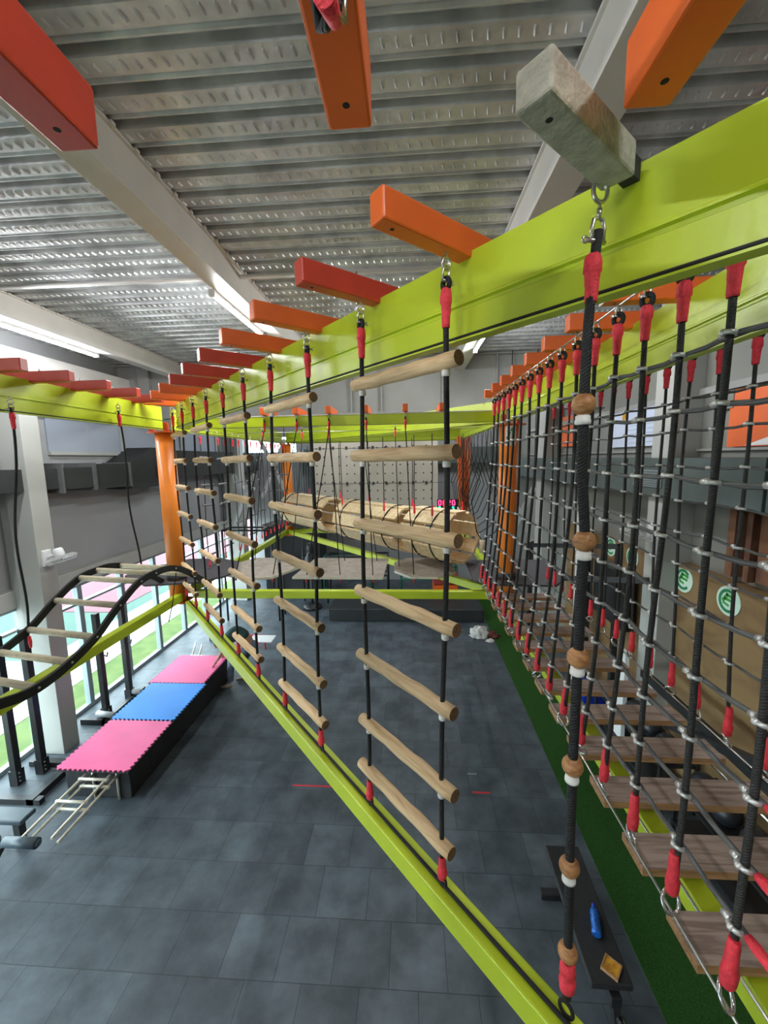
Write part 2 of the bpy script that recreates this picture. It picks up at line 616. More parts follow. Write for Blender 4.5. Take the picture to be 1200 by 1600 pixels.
MB().box((-5.95, YF - .02, 4.76), (-5.9, YF + .08, 5.38)).box((-4.1, YF - .02, 4.76), (-4.05, YF + .08, 5.38)).box((-5.05, YF - .02, 4.76), (-5.0, YF + .08, 5.38)).box((-5.9, YF - .02, 4.76), (-4.1, YF + .08, 4.8)).box((-5.9, YF - .02, 5.34), (-4.1, YF + .08, 5.38)).build('window_frame', ALU, r)
MB().box((-5.9, YF + .03, 4.8), (-4.1, YF + .04, 5.34)).build('pane', GLASS, r)
# piers
struct('trim_9', MB().box((-5.80, 5.37, 0), (-5.43, 5.66, 5.75)).box((XL, 5.45, 0), (-5.80, 5.82, 5.75)), CREAM, .006)
struct('trim_10', MB().box((-5.80, 12.2, 0), (-5.3, 12.6, 6.2)), CREAM, .006)
struct('trim_11', MB().box((3.38, 5.46, 0), (XR, 5.86, 6.5)), CREAM, .006)
struct('trim_12', MB().box((3.38, 10.3, 0), (XR, 10.9, 6.5)), CREAM, .006)
# framed blue-grey panels high on the left wall
PANEL = mat('blue_grey_panel', (.36, .40, .48), .5, var=.04, scale=1)
def wall_panels():
    mb = MB()
    for ya, yb in ((6.35, 8.05), (8.15, 10.2), (10.3, 12.1)):
        mb.box((XL, ya, 4.72), (XL + .03, yb, 5.3))
        mb.box((XL, ya, 4.66), (XL + .06, yb, 4.72), 1)
        mb.box((XL, yb, 4.66), (XL + .07, yb + .08, 5.34), 1)
        mb.box((XL + .03, (ya + yb) / 2 - .005, 4.72), (XL + .036, (ya + yb) / 2 + .005, 5.3), 1)
    mb.box((XL, 5.9, 5.3), (XL + .08, 12.2, 5.36), 1)
    return mb
struct('trim_13', wall_panels(), [PANEL, CREAM])
# wood cladding on the right wall
struct('trim_14', MB().box((3.6, -3, 0), (XR, 5.46, 3.02)).box((3.57, -3, 3.0), (XR, 5.46, 3.04)).box((3.6, 5.86, 0), (XR, 9.2, 2.98)), PLYWALL)
struct('trim_15', MB().box((3.66, 2.0, 3.12), (XR, 4.35, 3.9)).box((3.62, 4.4, 3.1), (XR, 4.47, 3.95)).box((3.62, 4.62, 3.1), (XR, 4.72, 3.9)), PLYDARK, .003)
struct('trim_16', MB().box((3.70, YB, 4.52), (XR, 13, 4.55)).box((3.68, YB, 5.22), (XR, 13, 5.3)), GIRD)

# outdoors
tag(MB().box((-6.95, -12, -.2), (XL - .2, 30, -.03)).build('lawn', GRASS), 'bright green lawn just outside the left windows', 'grass', kind='stuff')
tag(MB().box((-8.6, -12, -.2), (-6.95, 30, -.02)).box((-40, -12, -.2), (-8.6, 8.2, -.02)).build('pavement', PAVE), 'pale sunlit pavement beyond the lawn outside', 'pavement')
t = thing('sports_court', (-20, 18, -.1), 'outdoor sports court in green and pink seen through the windows', 'court')
MB().box((-40, 8.2, -.2), (-8.6, 40, -.03)).build('court_border', COURTG, t)
MB().box((-40, 11.2, -.03), (-9.2, 40, -.015)).build('playing_area', COURTP, t)

# turf
tag(MB().add([(1.95, -3, .0), (3.0, -3, .0), (3.0, 13.6, .0), (2.1, 13.6, .0), (1.95, -3, .014), (3.0, -3, .014), (3.0, 13.6, .014), (2.1, 13.6, .014)],
             [(0, 3, 2, 1), (4, 5, 6, 7), (0, 1, 5, 4), (1, 2, 6, 5), (2, 3, 7, 6), (3, 0, 4, 7)]).build('turf_strip', TURF),
    'long strip of dark green artificial turf on the rubber floor', 'artificial turf', kind='stuff')

# ================================================================== LAMPS
TUBE_ME = None
def tube_light(x, y0, y1, zc, label, power=TUBE):
    t = thing('tube_light', (x, (y0 + y1) / 2, zc), label, 'lamp', 'ceiling tube lights')
    MB().box((x - .025, y0, zc), (x + .025, y1, zc + .035)).box((x - .03, y0 - .01, zc - .03), (x + .03, y0 + .03, zc + .035)).box((x - .03, y1 - .03, zc - .03), (x + .03, y1 + .01, zc + .035)).build('lamp_housing', WHITE, t)
    MB().tube([(x, y0 + .03, zc - .012), (x, y1 - .03, zc - .012)], .017, 10).build('tube', TUBEM, t)
    L = bpy.data.lights.new('tube_light_glow', 'AREA')
    L.shape = 'RECTANGLE'
    L.size = .05
    L.size_y = y1 - y0 - .06
    L.energy = power
    L.color = (.93, .97, 1)
    L.spread = PI
    for sg in (-1, 1):
        lo = bpy.data.objects.new('lamp_glow', L)
        col.objects.link(lo)
        lo.parent = t
        lo.location = (.02 * sg, 0, -.034)
        lo.rotation_euler = (0, -sg * .95, 0)
    return t
tube_light(-1.95, 4.13, 5.46, 6.17, 'short ceiling tube light under the middle pale roof beam')
tube_light(-4.84, 3.2, 6.2, 6.17, 'long ceiling tube light along the left pale roof beam')
tube_light(1.06, 5.5, 6.7, 6.165, 'ceiling tube light under the right roof beam, behind the diagonal beam')
tube_light(-1.95, -2.2, -.9, 6.17, 'added tube light on the middle roof beam, unseen behind the viewpoint')  # lamps behind the viewpoint are unseen, added to light the interior
tube_light(1.08, -1.2, .1, 6.17, 'added tube light on the right roof beam, unseen behind the viewpoint', 10)
tube_light(-4.84, -2.5, -.5, 6.17, 'added tube light on the left roof beam, unseen behind the viewpoint')
tube_light(-2.5, 11.3, 12.6, 6.45, 'added unseen tube light over the far climbing wall, left one')  # unseen pair beyond the girder, added to brighten the far end
tube_light(1.4, 11.3, 12.6, 6.45, 'added unseen tube light over the far climbing wall, right one')

# ================================================================== STRUCTURE OF THE COURSE
n_ = Vector((.746, .666, 0)).normalized()        # across the diagonal beam
d_ = Vector((-.666, .746, 0)).normalized()       # along it, away from the camera
Zb, Zt = 4.888, 5.138
ZTOP = 5.158
def P(t, n=1.0, z=0.0):
    v = n_ * n + d_ * t
    return Vector((v.x, v.y, z))

def big_beam(label, p, q, side):
    """upper beam: p..q on its visible face, side = unit vector away from the viewer"""
    p, q, side = Vector(p), Vector(q), Vector(side)
    W = .035
    o = thing('green_beam', (p.x, p.y, Zb), label, 'beam', 'green painted beams of the ropes course')
    m = MB()
    prof = [(0, Zb + .012), (0, Zb + .098), (.007, Zb + .102), (.007, Zb + .112), (-.004, Zb + .116), (-.004, Zb + .122), (0, Zb + .126), (0, ZTOP), (W, ZTOP), (W, Zb), (-.012, Zb), (-.012, Zb + .006), (0, Zb + .008)]
    k = len(prof)
    vs = [Vector((p.x, p.y, 0)) + side * a + Vector((0, 0, z)) for a, z in prof] + [Vector((q.x, q.y, 0)) + side * a + Vector((0, 0, z)) for a, z in prof]
    m.add(vs, [(i, (i + 1) % k, k + (i + 1) % k, k + i) for i in range(k)] + [tuple(range(k)), tuple(range(2 * k - 1, k - 1, -1))])
    m.build('beam_body', LIME, o)
    e = -side * .006
    MB().tube([Vector((p.x, p.y, Zb + .012)) + e, Vector((q.x, q.y, Zb + .012)) + e], .005, 6).build('cable', WEB, o)
    return o
pA = Vector((-2.95, 4.83, 0))
big_beam('wide lime green beam crossing diagonally overhead from the upper right', P(-1.6, 1.12), P(5.15, 1.03), n_)
big_beam('lime green upper beam along the right net, behind the diagonal beam', (1.15, -.4, 0), (1.15, 4.75, 0), (1, 0, 0))
big_beam('lime green upper beam running off left from the left orange column', (-2.95, -1.2, 0), (-2.95, 4.72, 0), (-1, 0, 0))
big_beam('lime green upper beam at the back, slanting between two orange columns', (1.02, 5.05, 0), (-2.85, 9.25, 0), Vector((.743, .669, 0)))
big_beam('lime green upper beam from the left column to the far orange column', (-2.95, 4.95, 0), (-2.95, 9.3, 0), (-1, 0, 0))
big_beam('lime green upper beam along the far side, before the climbing wall', (-2.8, 9.4, 0), (1.2, 9.4, 0), (0, 1, 0))
big_beam('lime green upper beam behind the right column towards the back', (1.15, 5.05, 0), (1.15, 9.3, 0), (1, 0, 0))
o = thing('green_beam', (-1, 4.85, 4.9), 'slim lime green upper beam straight between left and right orange columns', 'beam', 'green painted beams of the ropes course')
MB().box((-2.8, 4.78, 4.90), (1.03, 4.88, 5.02)).build('beam_body', LIME, o, bev=.006)
MB().box((-2.8, 4.775, 5.02), (1.03, 4.885, 5.03)).build('top_plate', WHITE, o)

def low_beam(label, p, q):
    p, q = Vector(p), Vector(q)
    o = thing('green_beam', p, label, 'beam', 'green painted beams of the ropes course')
    MB().bar(Vector((p.x, p.y, 2.80)), Vector((q.x, q.y, 2.80)), .085, .1).build('beam_body', LIME, o, bev=.007)
    return o
c0 = P(0, .99)
low_beam('lime green lower beam under the rope ladders, running diagonally below', P(-1.3, .99), P(5.1, .99))
low_beam('lime green lower beam under the plank steps, beside the turf', (1.09, -.4, 0), (1.09, 4.75, 0))
low_beam('lime green lower beam under the curved ladder, by the windows', (-2.93, -1.2, 0), (-2.93, 4.72, 0))
low_beam('straight lime green lower beam between left and right orange columns', (-2.82, 4.86, 0), (1.06, 4.86, 0))
low_beam('lime green lower beam from the left column to the far column', (-2.95, 5.0, 0), (-2.95, 9.3, 0))
low_beam('lime green lower beam at the back, slanting under the wooden barrels', (-2.88, 9.3, 0), (1.05, 5.0, 0))
low_beam('lime green lower beam on the far side below the barrels', (-2.85, 9.4, 0), (1.1, 9.4, 0))
low_beam('lime green lower beam behind the right column platform', (1.2, 5.05, 0), (1.2, 9.3, 0))

def column(x, y, label, sign=False):
    o = thing('orange_column', (x, y, 2.85), label, 'column', 'orange columns of the ropes course')
    MB().tube([(x, y, 2.72), (x, y, 4.86)], .108, 28).build('post', COLOR_ORANGE, o)
    MB().box((x - .13, y - .13, 2.70), (x + .13, y + .13, 2.72)).build('base_plate', ORANGE, o, bev=.004)
    MB().prism([(x + .2 * math.cos(a), y + .16 * math.sin(a)) for a in [PI * 2 * k / 8 + PI / 8 for k in range(8)]], 4.862, 4.876).build('top_plate', ORANGE, o)
    for dx in (-.09, .09):
        MB().box((x + dx - .03, y - .12, 4.876), (x + dx + .03, y - .09, 4.98)).build('bracket', REDOR, o, bev=.003)
    MB().tube([(x, y, 3.012), (x, y, 3.09)], .116, 28).build('collar', PLATE, o)
    if sign:
        mb = MB()
        a0, a1 = -2.2, -1.05
        vs = []
        for k in range(9):
            a = lerp(a0, a1, k / 8)
            vs += [(x + .111 * math.cos(a), y + .111 * math.sin(a), 4.62), (x + .111 * math.cos(a), y + .111 * math.sin(a), 4.85)]
        mb.add(vs, [(2 * k, 2 * k + 2, 2 * k + 3, 2 * k + 1) for k in range(8)], 0, True)
        s = mb.build('paper_sign', TAPE, o)
        g = MB()
        yy = y - .1135
        def st(x0, z0, x1, z1, w_=.012):
            g.bar((x + x0, yy + .012 * (1 if abs(x0) > .03 else 0), z0), (x + x1, yy + .012 * (1 if abs(x1) > .03 else 0), z1), w_, .003, up=(0, 1, 0))
        st(.012, 4.66, .012, 4.82)
        st(-.012, 4.79, .014, 4.825)
        st(.036, 4.79, .010, 4.825)
        st(-.045, 4.79, -.012, 4.77)
        st(-.012, 4.77, -.05, 4.71)
        st(-.05, 4.71, -.008, 4.69)
        g.build('arrow_mark', LOGOG, s)
    return o
column(-3.02, 4.85, 'orange round column at the left, beside the curved ladder')
column(1.18, 4.88, 'orange round column at the right behind the net, with a white arrow sign', True)
column(-2.9, 9.4, 'orange round column farthest away, left of the barrels')
column(1.25, 9.4, 'orange round column at the back, behind the tangled black ropes')

def deck_plate(poly, label, z=3.0):
    x = sum(p[0] for p in poly) / len(poly)
    y = sum(p[1] for p in poly) / len(poly)
    return tag(MB().prism(poly, z - .025, z).build('standing_platform', PLATE, None, (x, y, z), .003), label, 'platform', 'dark standing platforms round the columns')
deck_plate([(-3.85, 5.0), (-3.75, 5.45), (-3.45, 5.9), (-2.95, 5.95), (-2.6, 5.75), (-2.42, 5.3), (-2.45, 4.98), (-2.7, 4.72), (-3.3, 4.6)], 'dark grey polygonal platform round the left orange column')
deck_plate([(.8, 5.8), (.78, 4.8), (1.02, 4.66), (1.7, 4.62), (2.0, 5.0), (2.0, 5.8)], 'dark grey platform round the right orange column, by the net')
deck_plate([(-3.5, 9.1), (-2.5, 9.1), (-2.4, 9.8), (-3.4, 9.9)], 'dark grey platform round the farthest orange column')

# ---------------------------------------------------------------- crossbars
def crossbar(c, along, length, label, w_=.062, h=.085, z=Zt, m=ORANGE, name='orange_crossbar', group='orange crossbars bolted over the green beams'):
    """c: free end (bottom centre), along: direction towards the beam"""
    c = Vector((c[0], c[1], z))
    a = Vector(along).normalized()
    o = thing(name, c, label, 'crossbar', group)
    mb = MB().bar(c + Vector((0, 0, h / 2)), c + a * length + Vector((0, 0, h / 2)), w_, h)
    mb.build('tube_body', m, o, bev=.006)
    s = a.cross(Vector((0, 0, 1)))
    MB().lathe(c + a * .055 - Vector((0, 0, .0005)), [(.0065, 0), (.0065, .004)], 12).build('drain_hole', WEB, o)
    MB().tube([c + a * .26 + Vector((0, 0, h)), c + a * .26 + Vector((0, 0, h + .022))], .005, 6).tube([c + a * .26 + Vector((0, 0, h)), c + a * .26 + Vector((0, 0, h + .008))], .011, 6).build('bolt', STEEL, o)
    return o
T0 = [.936 + .4725 * k for k in range(10)]
for i, t in enumerate(T0):
    crossbar(P(t, .725), n_, .56, '%s orange crossbar along the diagonal green beam, counting from the grey one' % ordn(i), m=REDOR if i in (1, 4, 5, 6) else ORANGE)
gcb = crossbar(P(.438, .678), n_, .34, 'unpainted grey crossbar at the near end of the diagonal green beam', .07, .070, 5.092, GREYBLK, 'grey_crossbar', None)
MB().bar(P(.438, 1.0, 5.14), P(.438, 1.088, 5.14), .035, .045).build('dark_spacer', BLKRUB, gcb)
MB_ = None
for i in range(8):
    y = 1.87 + .385 * i
    o = crossbar((.83, y, 0), (1, 0, 0), .55, '%s orange crossbar over the right green beam, counting from nearest the viewer' % ordn(i))
    if i == 0:
        MB().box((.829, y - .022, 5.135), (.8295, y + .022, 5.185)).build('paper_tag', TAPE, o)
for i in range(5):
    crossbar((-2.62, 2.68 + .39 * i, 0), (-1, 0, 0), .6, '%s red orange crossbar over the left green beam, counting from nearest the viewer' % ordn(i), m=REDOR)
ACX = (-1.72, -1.33, -.94, -.5, -.04, .38)
for i, x in enumerate(ACX):
    crossbar((x, 4.70, 0), (0, 1, 0), .5, '%s small orange crossbar on the far straight green beam, counting from the left' % ordn(i), z=5.035)
for x, lb in ((-.65, 'dark red crossbar end overhead at the upper left, before the roof beam'), (-.105, 'orange crossbar end overhead at the top centre with a shackle'), (.435, 'orange crossbar end overhead at the upper right, beside the grey one')):
    crossbar((x, .845 if x > -.6 else .85, 0), (0, -1, 0), .75, lb, .082, .11, 5.12, REDOR if x < -.5 else ORANGE, group='orange crossbars near the viewpoint overhead')
big_beam('lime green upper beam just behind the viewpoint, carrying the overhead crossbars', (-2.9, .12, 0), (1.1, .12, 0), (0, -1, 0))

# ---------------------------------------------------------------- shared hardware meshes (origin at the eye bolt's root)
def m_eye():
    mb = MB()
    mb.tube([(0, 0, .01), (0, 0, -.012)], .005, 8)
    mb.ring((0, 0, -.03), (0, 1, 0), .017, .0042, 18, 8, stretch=1.15)
    return mb.mesh('eye_bolt', STEEL)
def m_shackle():
    mb = MB()
    pts = [(-.013, 0, -.045), (-.015, 0, -.02), (-.011, 0, -.004), (0, 0, 0), (.011, 0, -.004), (.015, 0, -.02), (.013, 0, -.045)]
    mb.tube(pts, .004, 8)
    mb.tube([(-.027, 0, -.045), (.018, 0, -.045)], .0045, 8)
    mb.ring((-.03, 0, -.045), (0, 1, 0), .006, .0025, 10, 6)
    return mb.mesh('shackle', STEEL)
def m_thimble():
    mb = MB()
    mb.ring((0, 0, -.018), (1, 0, 0), .014, .008, 18, 8, stretch=1.25)
    return mb.mesh('rope_eye', ROPE)
def m_thimble_in():
    return MB().ring((0, 0, -.018), (1, 0, 0), .012, .004, 16, 6, 0, 1.2).mesh('thimble', CHROME)
def m_sleeve(L=.12, r=.017):
    prof = [(r * .75, 0), (r * .98, -.06 * L), (r * 1.08, -.2 * L), (r * 1.1, -.36 * L), (r * .93, -.40 * L), (r * .90, -.62 * L), (r * .84, -.66 * L), (r * .8, -.9 * L), (r * .7, -L)]
    mb = MB().lathe((0, 0, 0), prof, 14)
    for p in mb.v:
        p.x += random.uniform(-.0012, .0012)
        p.y += random.uniform(-.0012, .0012)
    return mb.mesh('red_sleeve', RED)
EYE, SHACK, THIM, THIN, SLV = m_eye(), m_shackle(), m_thimble(), m_thimble_in(), m_sleeve()
SLVN = m_sleeve(.11, .020)
RINGD = MB().ring((0, 0, 0), (0, 1, 0), .020, .0055, 20, 8, 0, 1.15).mesh('anchor_ring', WEB)
RINGC = MB().ring((0, 0, 0), (1, 0, 0), .020, .0042, 20, 8, 0, 1.25).mesh('steel_ring', CHROME)
CLIPW = MB().lathe((0, 0, 0), [(.013, 0), (.0145, -.004), (.0145, -.018), (.012, -.022)], 12).mesh('white_clip', TAPE)

def rope_path(a, b, wob=.006, n=14):
    a, b = Vector(a), Vector(b)
    ph = random.random() * 6
    pts = []
    for i in range(n + 1):
        t = i / n
        e = math.sin(PI * t)
        pts.append(a.lerp(b, t) + Vector((math.sin(ph + 5 * t), math.cos(ph * 2 + 6 * t), 0)) * wob * e)
    return pts

def hang_top(par, x, y, z, rot=0, small=False):
    """eye bolt, shackle, rope eye and red sleeve hanging from (x, y, z); returns z where bare rope goes on"""
    inst('eye_bolt', EYE, par, (x, y, z), (0, 0, rot))
    inst('shackle', SHACK, par, (x, y, z - .038), (0, 0, rot + PI / 2 * 0))
    inst('rope_eye', THIM, par, (x, y, z - .074), (0, 0, rot))
    inst('thimble', THIN, par, (x, y, z - .074), (0, 0, rot))
    inst('red_sleeve', SLV, par, (x, y, z - .105), (0, 0, random.random() * 6))
    return z - .10

# ---------------------------------------------------------------- rope ladders
RZ = [4.81, 4.515, 4.22, 3.91, 3.60, 3.28, 3.035]
ANG = math.atan2(d_.y, d_.x)
def m_rung():
    mb = MB()
    L, r = .585, .0265
    pts = [(-L / 2 + L * k / 12, .0015 * math.sin(k * 1.3), .0015 * math.cos(k * 1.7)) for k in range(13)]
    rs = [r * .93] + [r * (1 + .03 * math.sin(k * 2.1)) for k in range(1, 12)] + [r * .93]
    mb.tube(pts, r, 20, 0, rs=rs, capmi=1)
    return mb.mesh('rung', [LOG, LOGEND])
RUNG = m_rung()
def ladder(t, label, last=False):
    """two ropes at t and t+.4725 along the diagonal, seven log rungs"""
    c = P(t + .236, 1.0, 2.85)
    o = thing('rope_ladder', c, label, 'rope ladder', 'rope ladders hanging along the diagonal beam')
    for k in (0, 1):
        tt = t + k * .4725
        p = P(tt, 1.0)
        zs = hang_top(o, p.x, p.y, Zt, ANG + PI / 2)
        q = P(tt + random.uniform(-.012, .012), .985)
        pts = rope_path((p.x, p.y, zs), (q.x, q.y, 2.93), .010, 18)
        MB().tube(pts, .0095, 10).build('rope', ROPE, o)
        inst('red_sleeve', SLV, o, (q.x, q.y, 2.885), (PI, 0, 1 + k), (1, 1, .8))
        inst('anchor_ring', RINGD, o, (q.x, q.y, 2.877), (0, 0, ANG))
        for z in RZ:
            s = (zs - z) / (zs - 2.93)
            w_ = Vector((p.x, p.y, 0)).lerp(Vector((q.x, q.y, 0)), s)
            i_ = min(17, int(s * 18))
            w2 = pts[i_]
            if z != RZ[-1]:
                inst('white_clip', CLIPW, o, (w2.x, w2.y, z - .026))
    for i, z in enumerate(RZ):
        s = (Zt - z) / (Zt - 2.93)
        m = P(t + .236 + random.uniform(-.008, .008), 1.0 - .015 * s - .001, z)
        inst('rung', RUNG, o, m, (random.random() * .0, random.uniform(-.015, .015), ANG + random.uniform(-.01, .01)))
    return o
names = ['nearest and largest rope ladder with log rungs, in the middle', 'second rope ladder from the viewer, left of the largest', 'third rope ladder from the viewer along the diagonal beam', 'fourth rope ladder from the viewer, second from the orange column', 'farthest rope ladder, hanging right beside the left orange column']
for i in range(5):
    ladder(T0[0] + .945 * i, names[i])
# cord stretched along the lower beam
tag(MB().tube([P(-1.3, .985, 2.862), P(5.05, .985, 2.862)], .0075, 8).build('anchor_cord', WEB), 'black cord stretched along the top of the diagonal lower beam', 'cord')

# bead rope
o = thing('bead_rope', P(.468, .985, 2.85), 'thick black rope with wooden balls, hanging under the grey crossbar', 'rope')
p = P(.468, 1.0)
inst('eye_bolt', EYE, o, (p.x - .004, p.y - .012, 5.112), (0, 0, ANG + 1.2), (1.15, 1.15, 1.1))
MB().tube([(p.x, p.y - .005, 5.062), (p.x, p.y, 5.044)], .004, 8).tube([(p.x, p.y - .003, 5.05), (p.x, p.y, 5.03)], .006, 8).build('swivel', STEEL, o)
inst('shackle', SHACK, o, (p.x, p.y, 5.032), (0, 0, .35), (1.15, 1.15, 1.1))
pts = [(p.x, p.y, 5.005), (p.x - .004, p.y, 4.95), (p.x - .014, p.y - .004, 4.8), (p.x - .014, p.y, 4.62), (p.x - .008, p.y + .004, 4.45), (p.x + .004, p.y, 4.3), (p.x + .002, p.y, 4.15), (p.x + .001, p.y - .002, 3.95), (p.x, p.y - .004, 3.66), (p.x + .004, p.y - .006, 3.35), (p.x + .010, p.y - .008, 3.1), (p.x + .013, p.y - .01, 2.92)]
MB().tube(pts, .0125, 12, rs=[.011] * 3 + [.0125] * 9).build('rope', ROPE, o)
BEAD = MB().ball((0, 0, 0), .0275, 0, 24).mesh('wooden_bead', BEADW)
BCLIP = MB().lathe((0, 0, 0), [(.012, 0), (.017, -.003), (.017, -.012), (.0185, -.013), (.0185, -.022), (.013, -.024)], 16).mesh('white_stopper', TAPE)
def on(pts, z):
    for a, b in zip(pts[:-1], pts[1:]):
        if a[2] >= z >= b[2]:
            return Vector(a).lerp(Vector(b), (a[2] - z) / (a[2] - b[2]))
for i, z in enumerate((4.62, 4.285, 3.975, 3.665, 3.355, 3.075)):
    q = on(pts, z)
    b = inst('wooden_bead', BEAD, o, q)
    if i < 5:
        inst('white_stopper', BCLIP, o, q - Vector((0, 0, .024)))
inst('red_sleeve', SLVN, o, (p.x - .008, p.y, 4.955), None, (.9, .9, .95))
inst('red_sleeve', SLVN, o, (p.x + .012, p.y - .01, 2.945), (PI, 0, 0), (1.05, 1.05, .9))
inst('red_sleeve', SLVN, o, (p.x + .012, p.y - .01, 3.04), None, (1, 1, .8))
inst('anchor_ring', RINGD, o, (p.x + .013, p.y - .01, 2.877), (0, 0, ANG))
# the overhead crossbar's own shackle and rope
o = thing('overhead_rope', (-.1, .62, 5.0), 'short black rope with red sleeve shackled under the top centre crossbar', 'rope')
inst('eye_bolt', EYE, o, (-.09, .585, 5.12), (0, 0, .4), (.8, .8, .8))
inst('shackle', SHACK, o, (-.085, .58, 5.095), (0, 0, .8), (.8, .8, .8))
MB().tube([(-.085, .585, 5.075), (-.108, .62, 5.085), (-.118, .64, 5.10), (-.118, .61, 5.108), (-.10, .56, 5.09), (-.1, .45, 5.06), (-.1, .3, 5.0), (-.1, .14, 4.95)], .008, 10).build('rope', ROPE, o)
MB().tube([(-.09, .592, 5.062), (-.095, .54, 5.045)], .014, 12, rs=[.009, .015]).build('red_sleeve', RED, o)

# ---------------------------------------------------------------- nets
KZ = [4.81, 4.63, 4.42, 4.22, 4.03, 3.83, 3.625, 3.43, 3.24]
def clamp_mesh():
    mb = MB()
    mb.ring((0, 0, 0), (0, 0, 1), .0135, .0062, 14, 8)
    mb.ball((-.014, 0, 0), .0085, 0, 10)
    mb.tube([(0, .012, .004), (0, .034, 0)], .010, 8, rs=[.0105, .008])
    return mb.mesh('cross_clamp', CLAMP)
CL = clamp_mesh()
def net(X, ks, label, topfn, botfn, rr=.0098, zt=5.09, xb=0, clamps=True, near=True):
    o = thing('climbing_net', (X, 3, 2.95), label, 'net', 'black rope climbing nets beside the plank steps')
    paths = []
    for k in ks:
        yt, yb = topfn(k), botfn(k)
        amp = random.uniform(-.012, .012)
        def pos(z, yt=yt, yb=yb, amp=amp, k=k):
            s = (4.95 - z) / (4.95 - 3.05)
            s = max(0, min(1, s))
            e = s * s
            return Vector((X + xb * e + .012 * math.sin(k * 1.7 + z * 2.2) * math.sin(PI * s), lerp(yt, yb, e) + amp * math.sin(PI * s), z))
        paths.append(pos)
        top = pos(4.93)
        inst('carabiner', SHACK, o, (top.x, top.y, zt + .012), (0, 0, .3))
        inst('rope_eye', THIM, o, (top.x, top.y, zt - .022), (0, 0, .9), (1.2, 1.2, 1.2))
        inst('thimble', THIN, o, (top.x, top.y, zt - .022), (0, 0, .9), (1.2, 1.2, 1.2))
        inst('red_sleeve', SLVN, o, (top.x, top.y, zt - .062), None, (.95, .95, 1.1))
        pts = [pos(lerp(4.95, 3.09, i / 26)) for i in range(27)]
        rp = MB().tube(pts, rr, 8).build('vertical_rope', ROPEG, o, origin=pos(4.0))
        bt = pos(3.05)
        inst('red_sleeve', SLVN, o, (bt.x - .003, bt.y - .001, 3.05), (PI + random.uniform(-.03, .03), random.uniform(-.03, .03), random.random()), (.95, .95, 1.4))
        inst('steel_ring', RINGC, o, (bt.x - .006, bt.y - .004, 3.022), (random.uniform(-.3, .3), -.5, random.uniform(-1.6, 1.6)), (1.4, 1.4, 1.4))
        if clamps:
            for z in KZ:
                z2 = z + .006 * math.sin(k * 2.3 + z * 5)
                pp = pos(z2)
                inst('cross_clamp', CL, rp, pp, (0, .15, random.uniform(-.15, .15)), (1.15, 1.15, 1.15))
    for z in KZ:
        pts = []
        for j, k in enumerate(ks):
            z2 = z + .006 * math.sin(k * 2.3 + z * 5)
            q = paths[j](z2) + Vector((.012, 0, 0))
            pts.append(q)
            if j < len(ks) - 1:
                q2 = paths[j + 1](z + .006 * math.sin(ks[j + 1] * 2.3 + z * 5)) + Vector((.012, 0, 0))
                pts.append(q.lerp(q2, .5) + Vector((0, 0, -.006)))
        pts = [pts[0] - (pts[1] - pts[0]) * 1.5] + pts
        MB().tube(pts, rr * .8, 8).build('horizontal_rope', ROPEH, o)
        if near and z < 3.9:
            q, d = pts[1], (pts[0] - pts[1]).normalized()
            MB().tube([q + d * .025, q + d * .05, q + d * .14, q + d * .15], .013, 12, rs=[.012, .0145, .0115, .009]).build('red_sleeve', RED, o)
    return o
net(.86, list(range(17)), 'front black rope climbing net with red sleeves, at the right', lambda k: .98 + .2 * k, lambda k: .97 + .235 * k)
net(1.63, list(range(1, 15)), 'rear black rope climbing net beyond the plank steps', lambda k: 1.62 + .22 * k, lambda k: 1.55 + .225 * k, rr=.0088, near=False)
for X, lb in ((.86, 'thin steel wire carrying the front net, overhead'), (1.63, 'thin steel wire carrying the rear net, overhead')):
    tag(MB().tube([(X, -.2, 5.1), (X, 4.8, 5.1)], .0045, 8).build('support_wire', STEEL), lb, 'wire')
for X, lb in ((.86, 'thin steel cable at the left ends of the plank steps'), (1.64, 'thin steel cable at the right ends of the plank steps'), (1.0, 'thin steel cable under the plank steps, nearer the front net')):
    z = 2.985 if X != 1.0 else 2.90
    tag(MB().tube([(X, -.2, z), (X, 4.8, z)], .0048, 8).build('support_cable', STEEL), lb, 'cable')

# planks
for i, y in enumerate([.86, 1.16, 1.45, 1.75, 2.04, 2.33, 2.62, 2.92, 3.22, 3.52, 3.82, 4.12, 4.42]):
    sk = random.uniform(-.012, .012)
    mb = MB().add([(.868, y - .075, 2.912), (1.60, y - .075 + sk, 2.912), (1.60, y + .075 + sk, 2.912), (.868, y + .075, 2.912), (.868, y - .075, 2.945), (1.60, y - .075 + sk, 2.945), (1.60, y + .075 + sk, 2.945), (.868, y + .075, 2.945)],
                  [(0, 3, 2, 1), (0, 1, 5, 4), (1, 2, 6, 5), (2, 3, 7, 6), (3, 0, 4, 7)], 1)
    mb.add([(.868, y - .075, 2.9452), (1.60, y - .075 + sk, 2.9452), (1.60, y + .075 + sk, 2.9452), (.868, y + .075, 2.9452)], [(0, 1, 2, 3)], 0)
    tag(mb.build('plank_step', [PLANKW, PLANKE], None, (1.2, y, 2.93)), '%s weathered plank step between the nets, counting from the nearest' % ordn(i), 'plank', 'plank steps between the two nets')

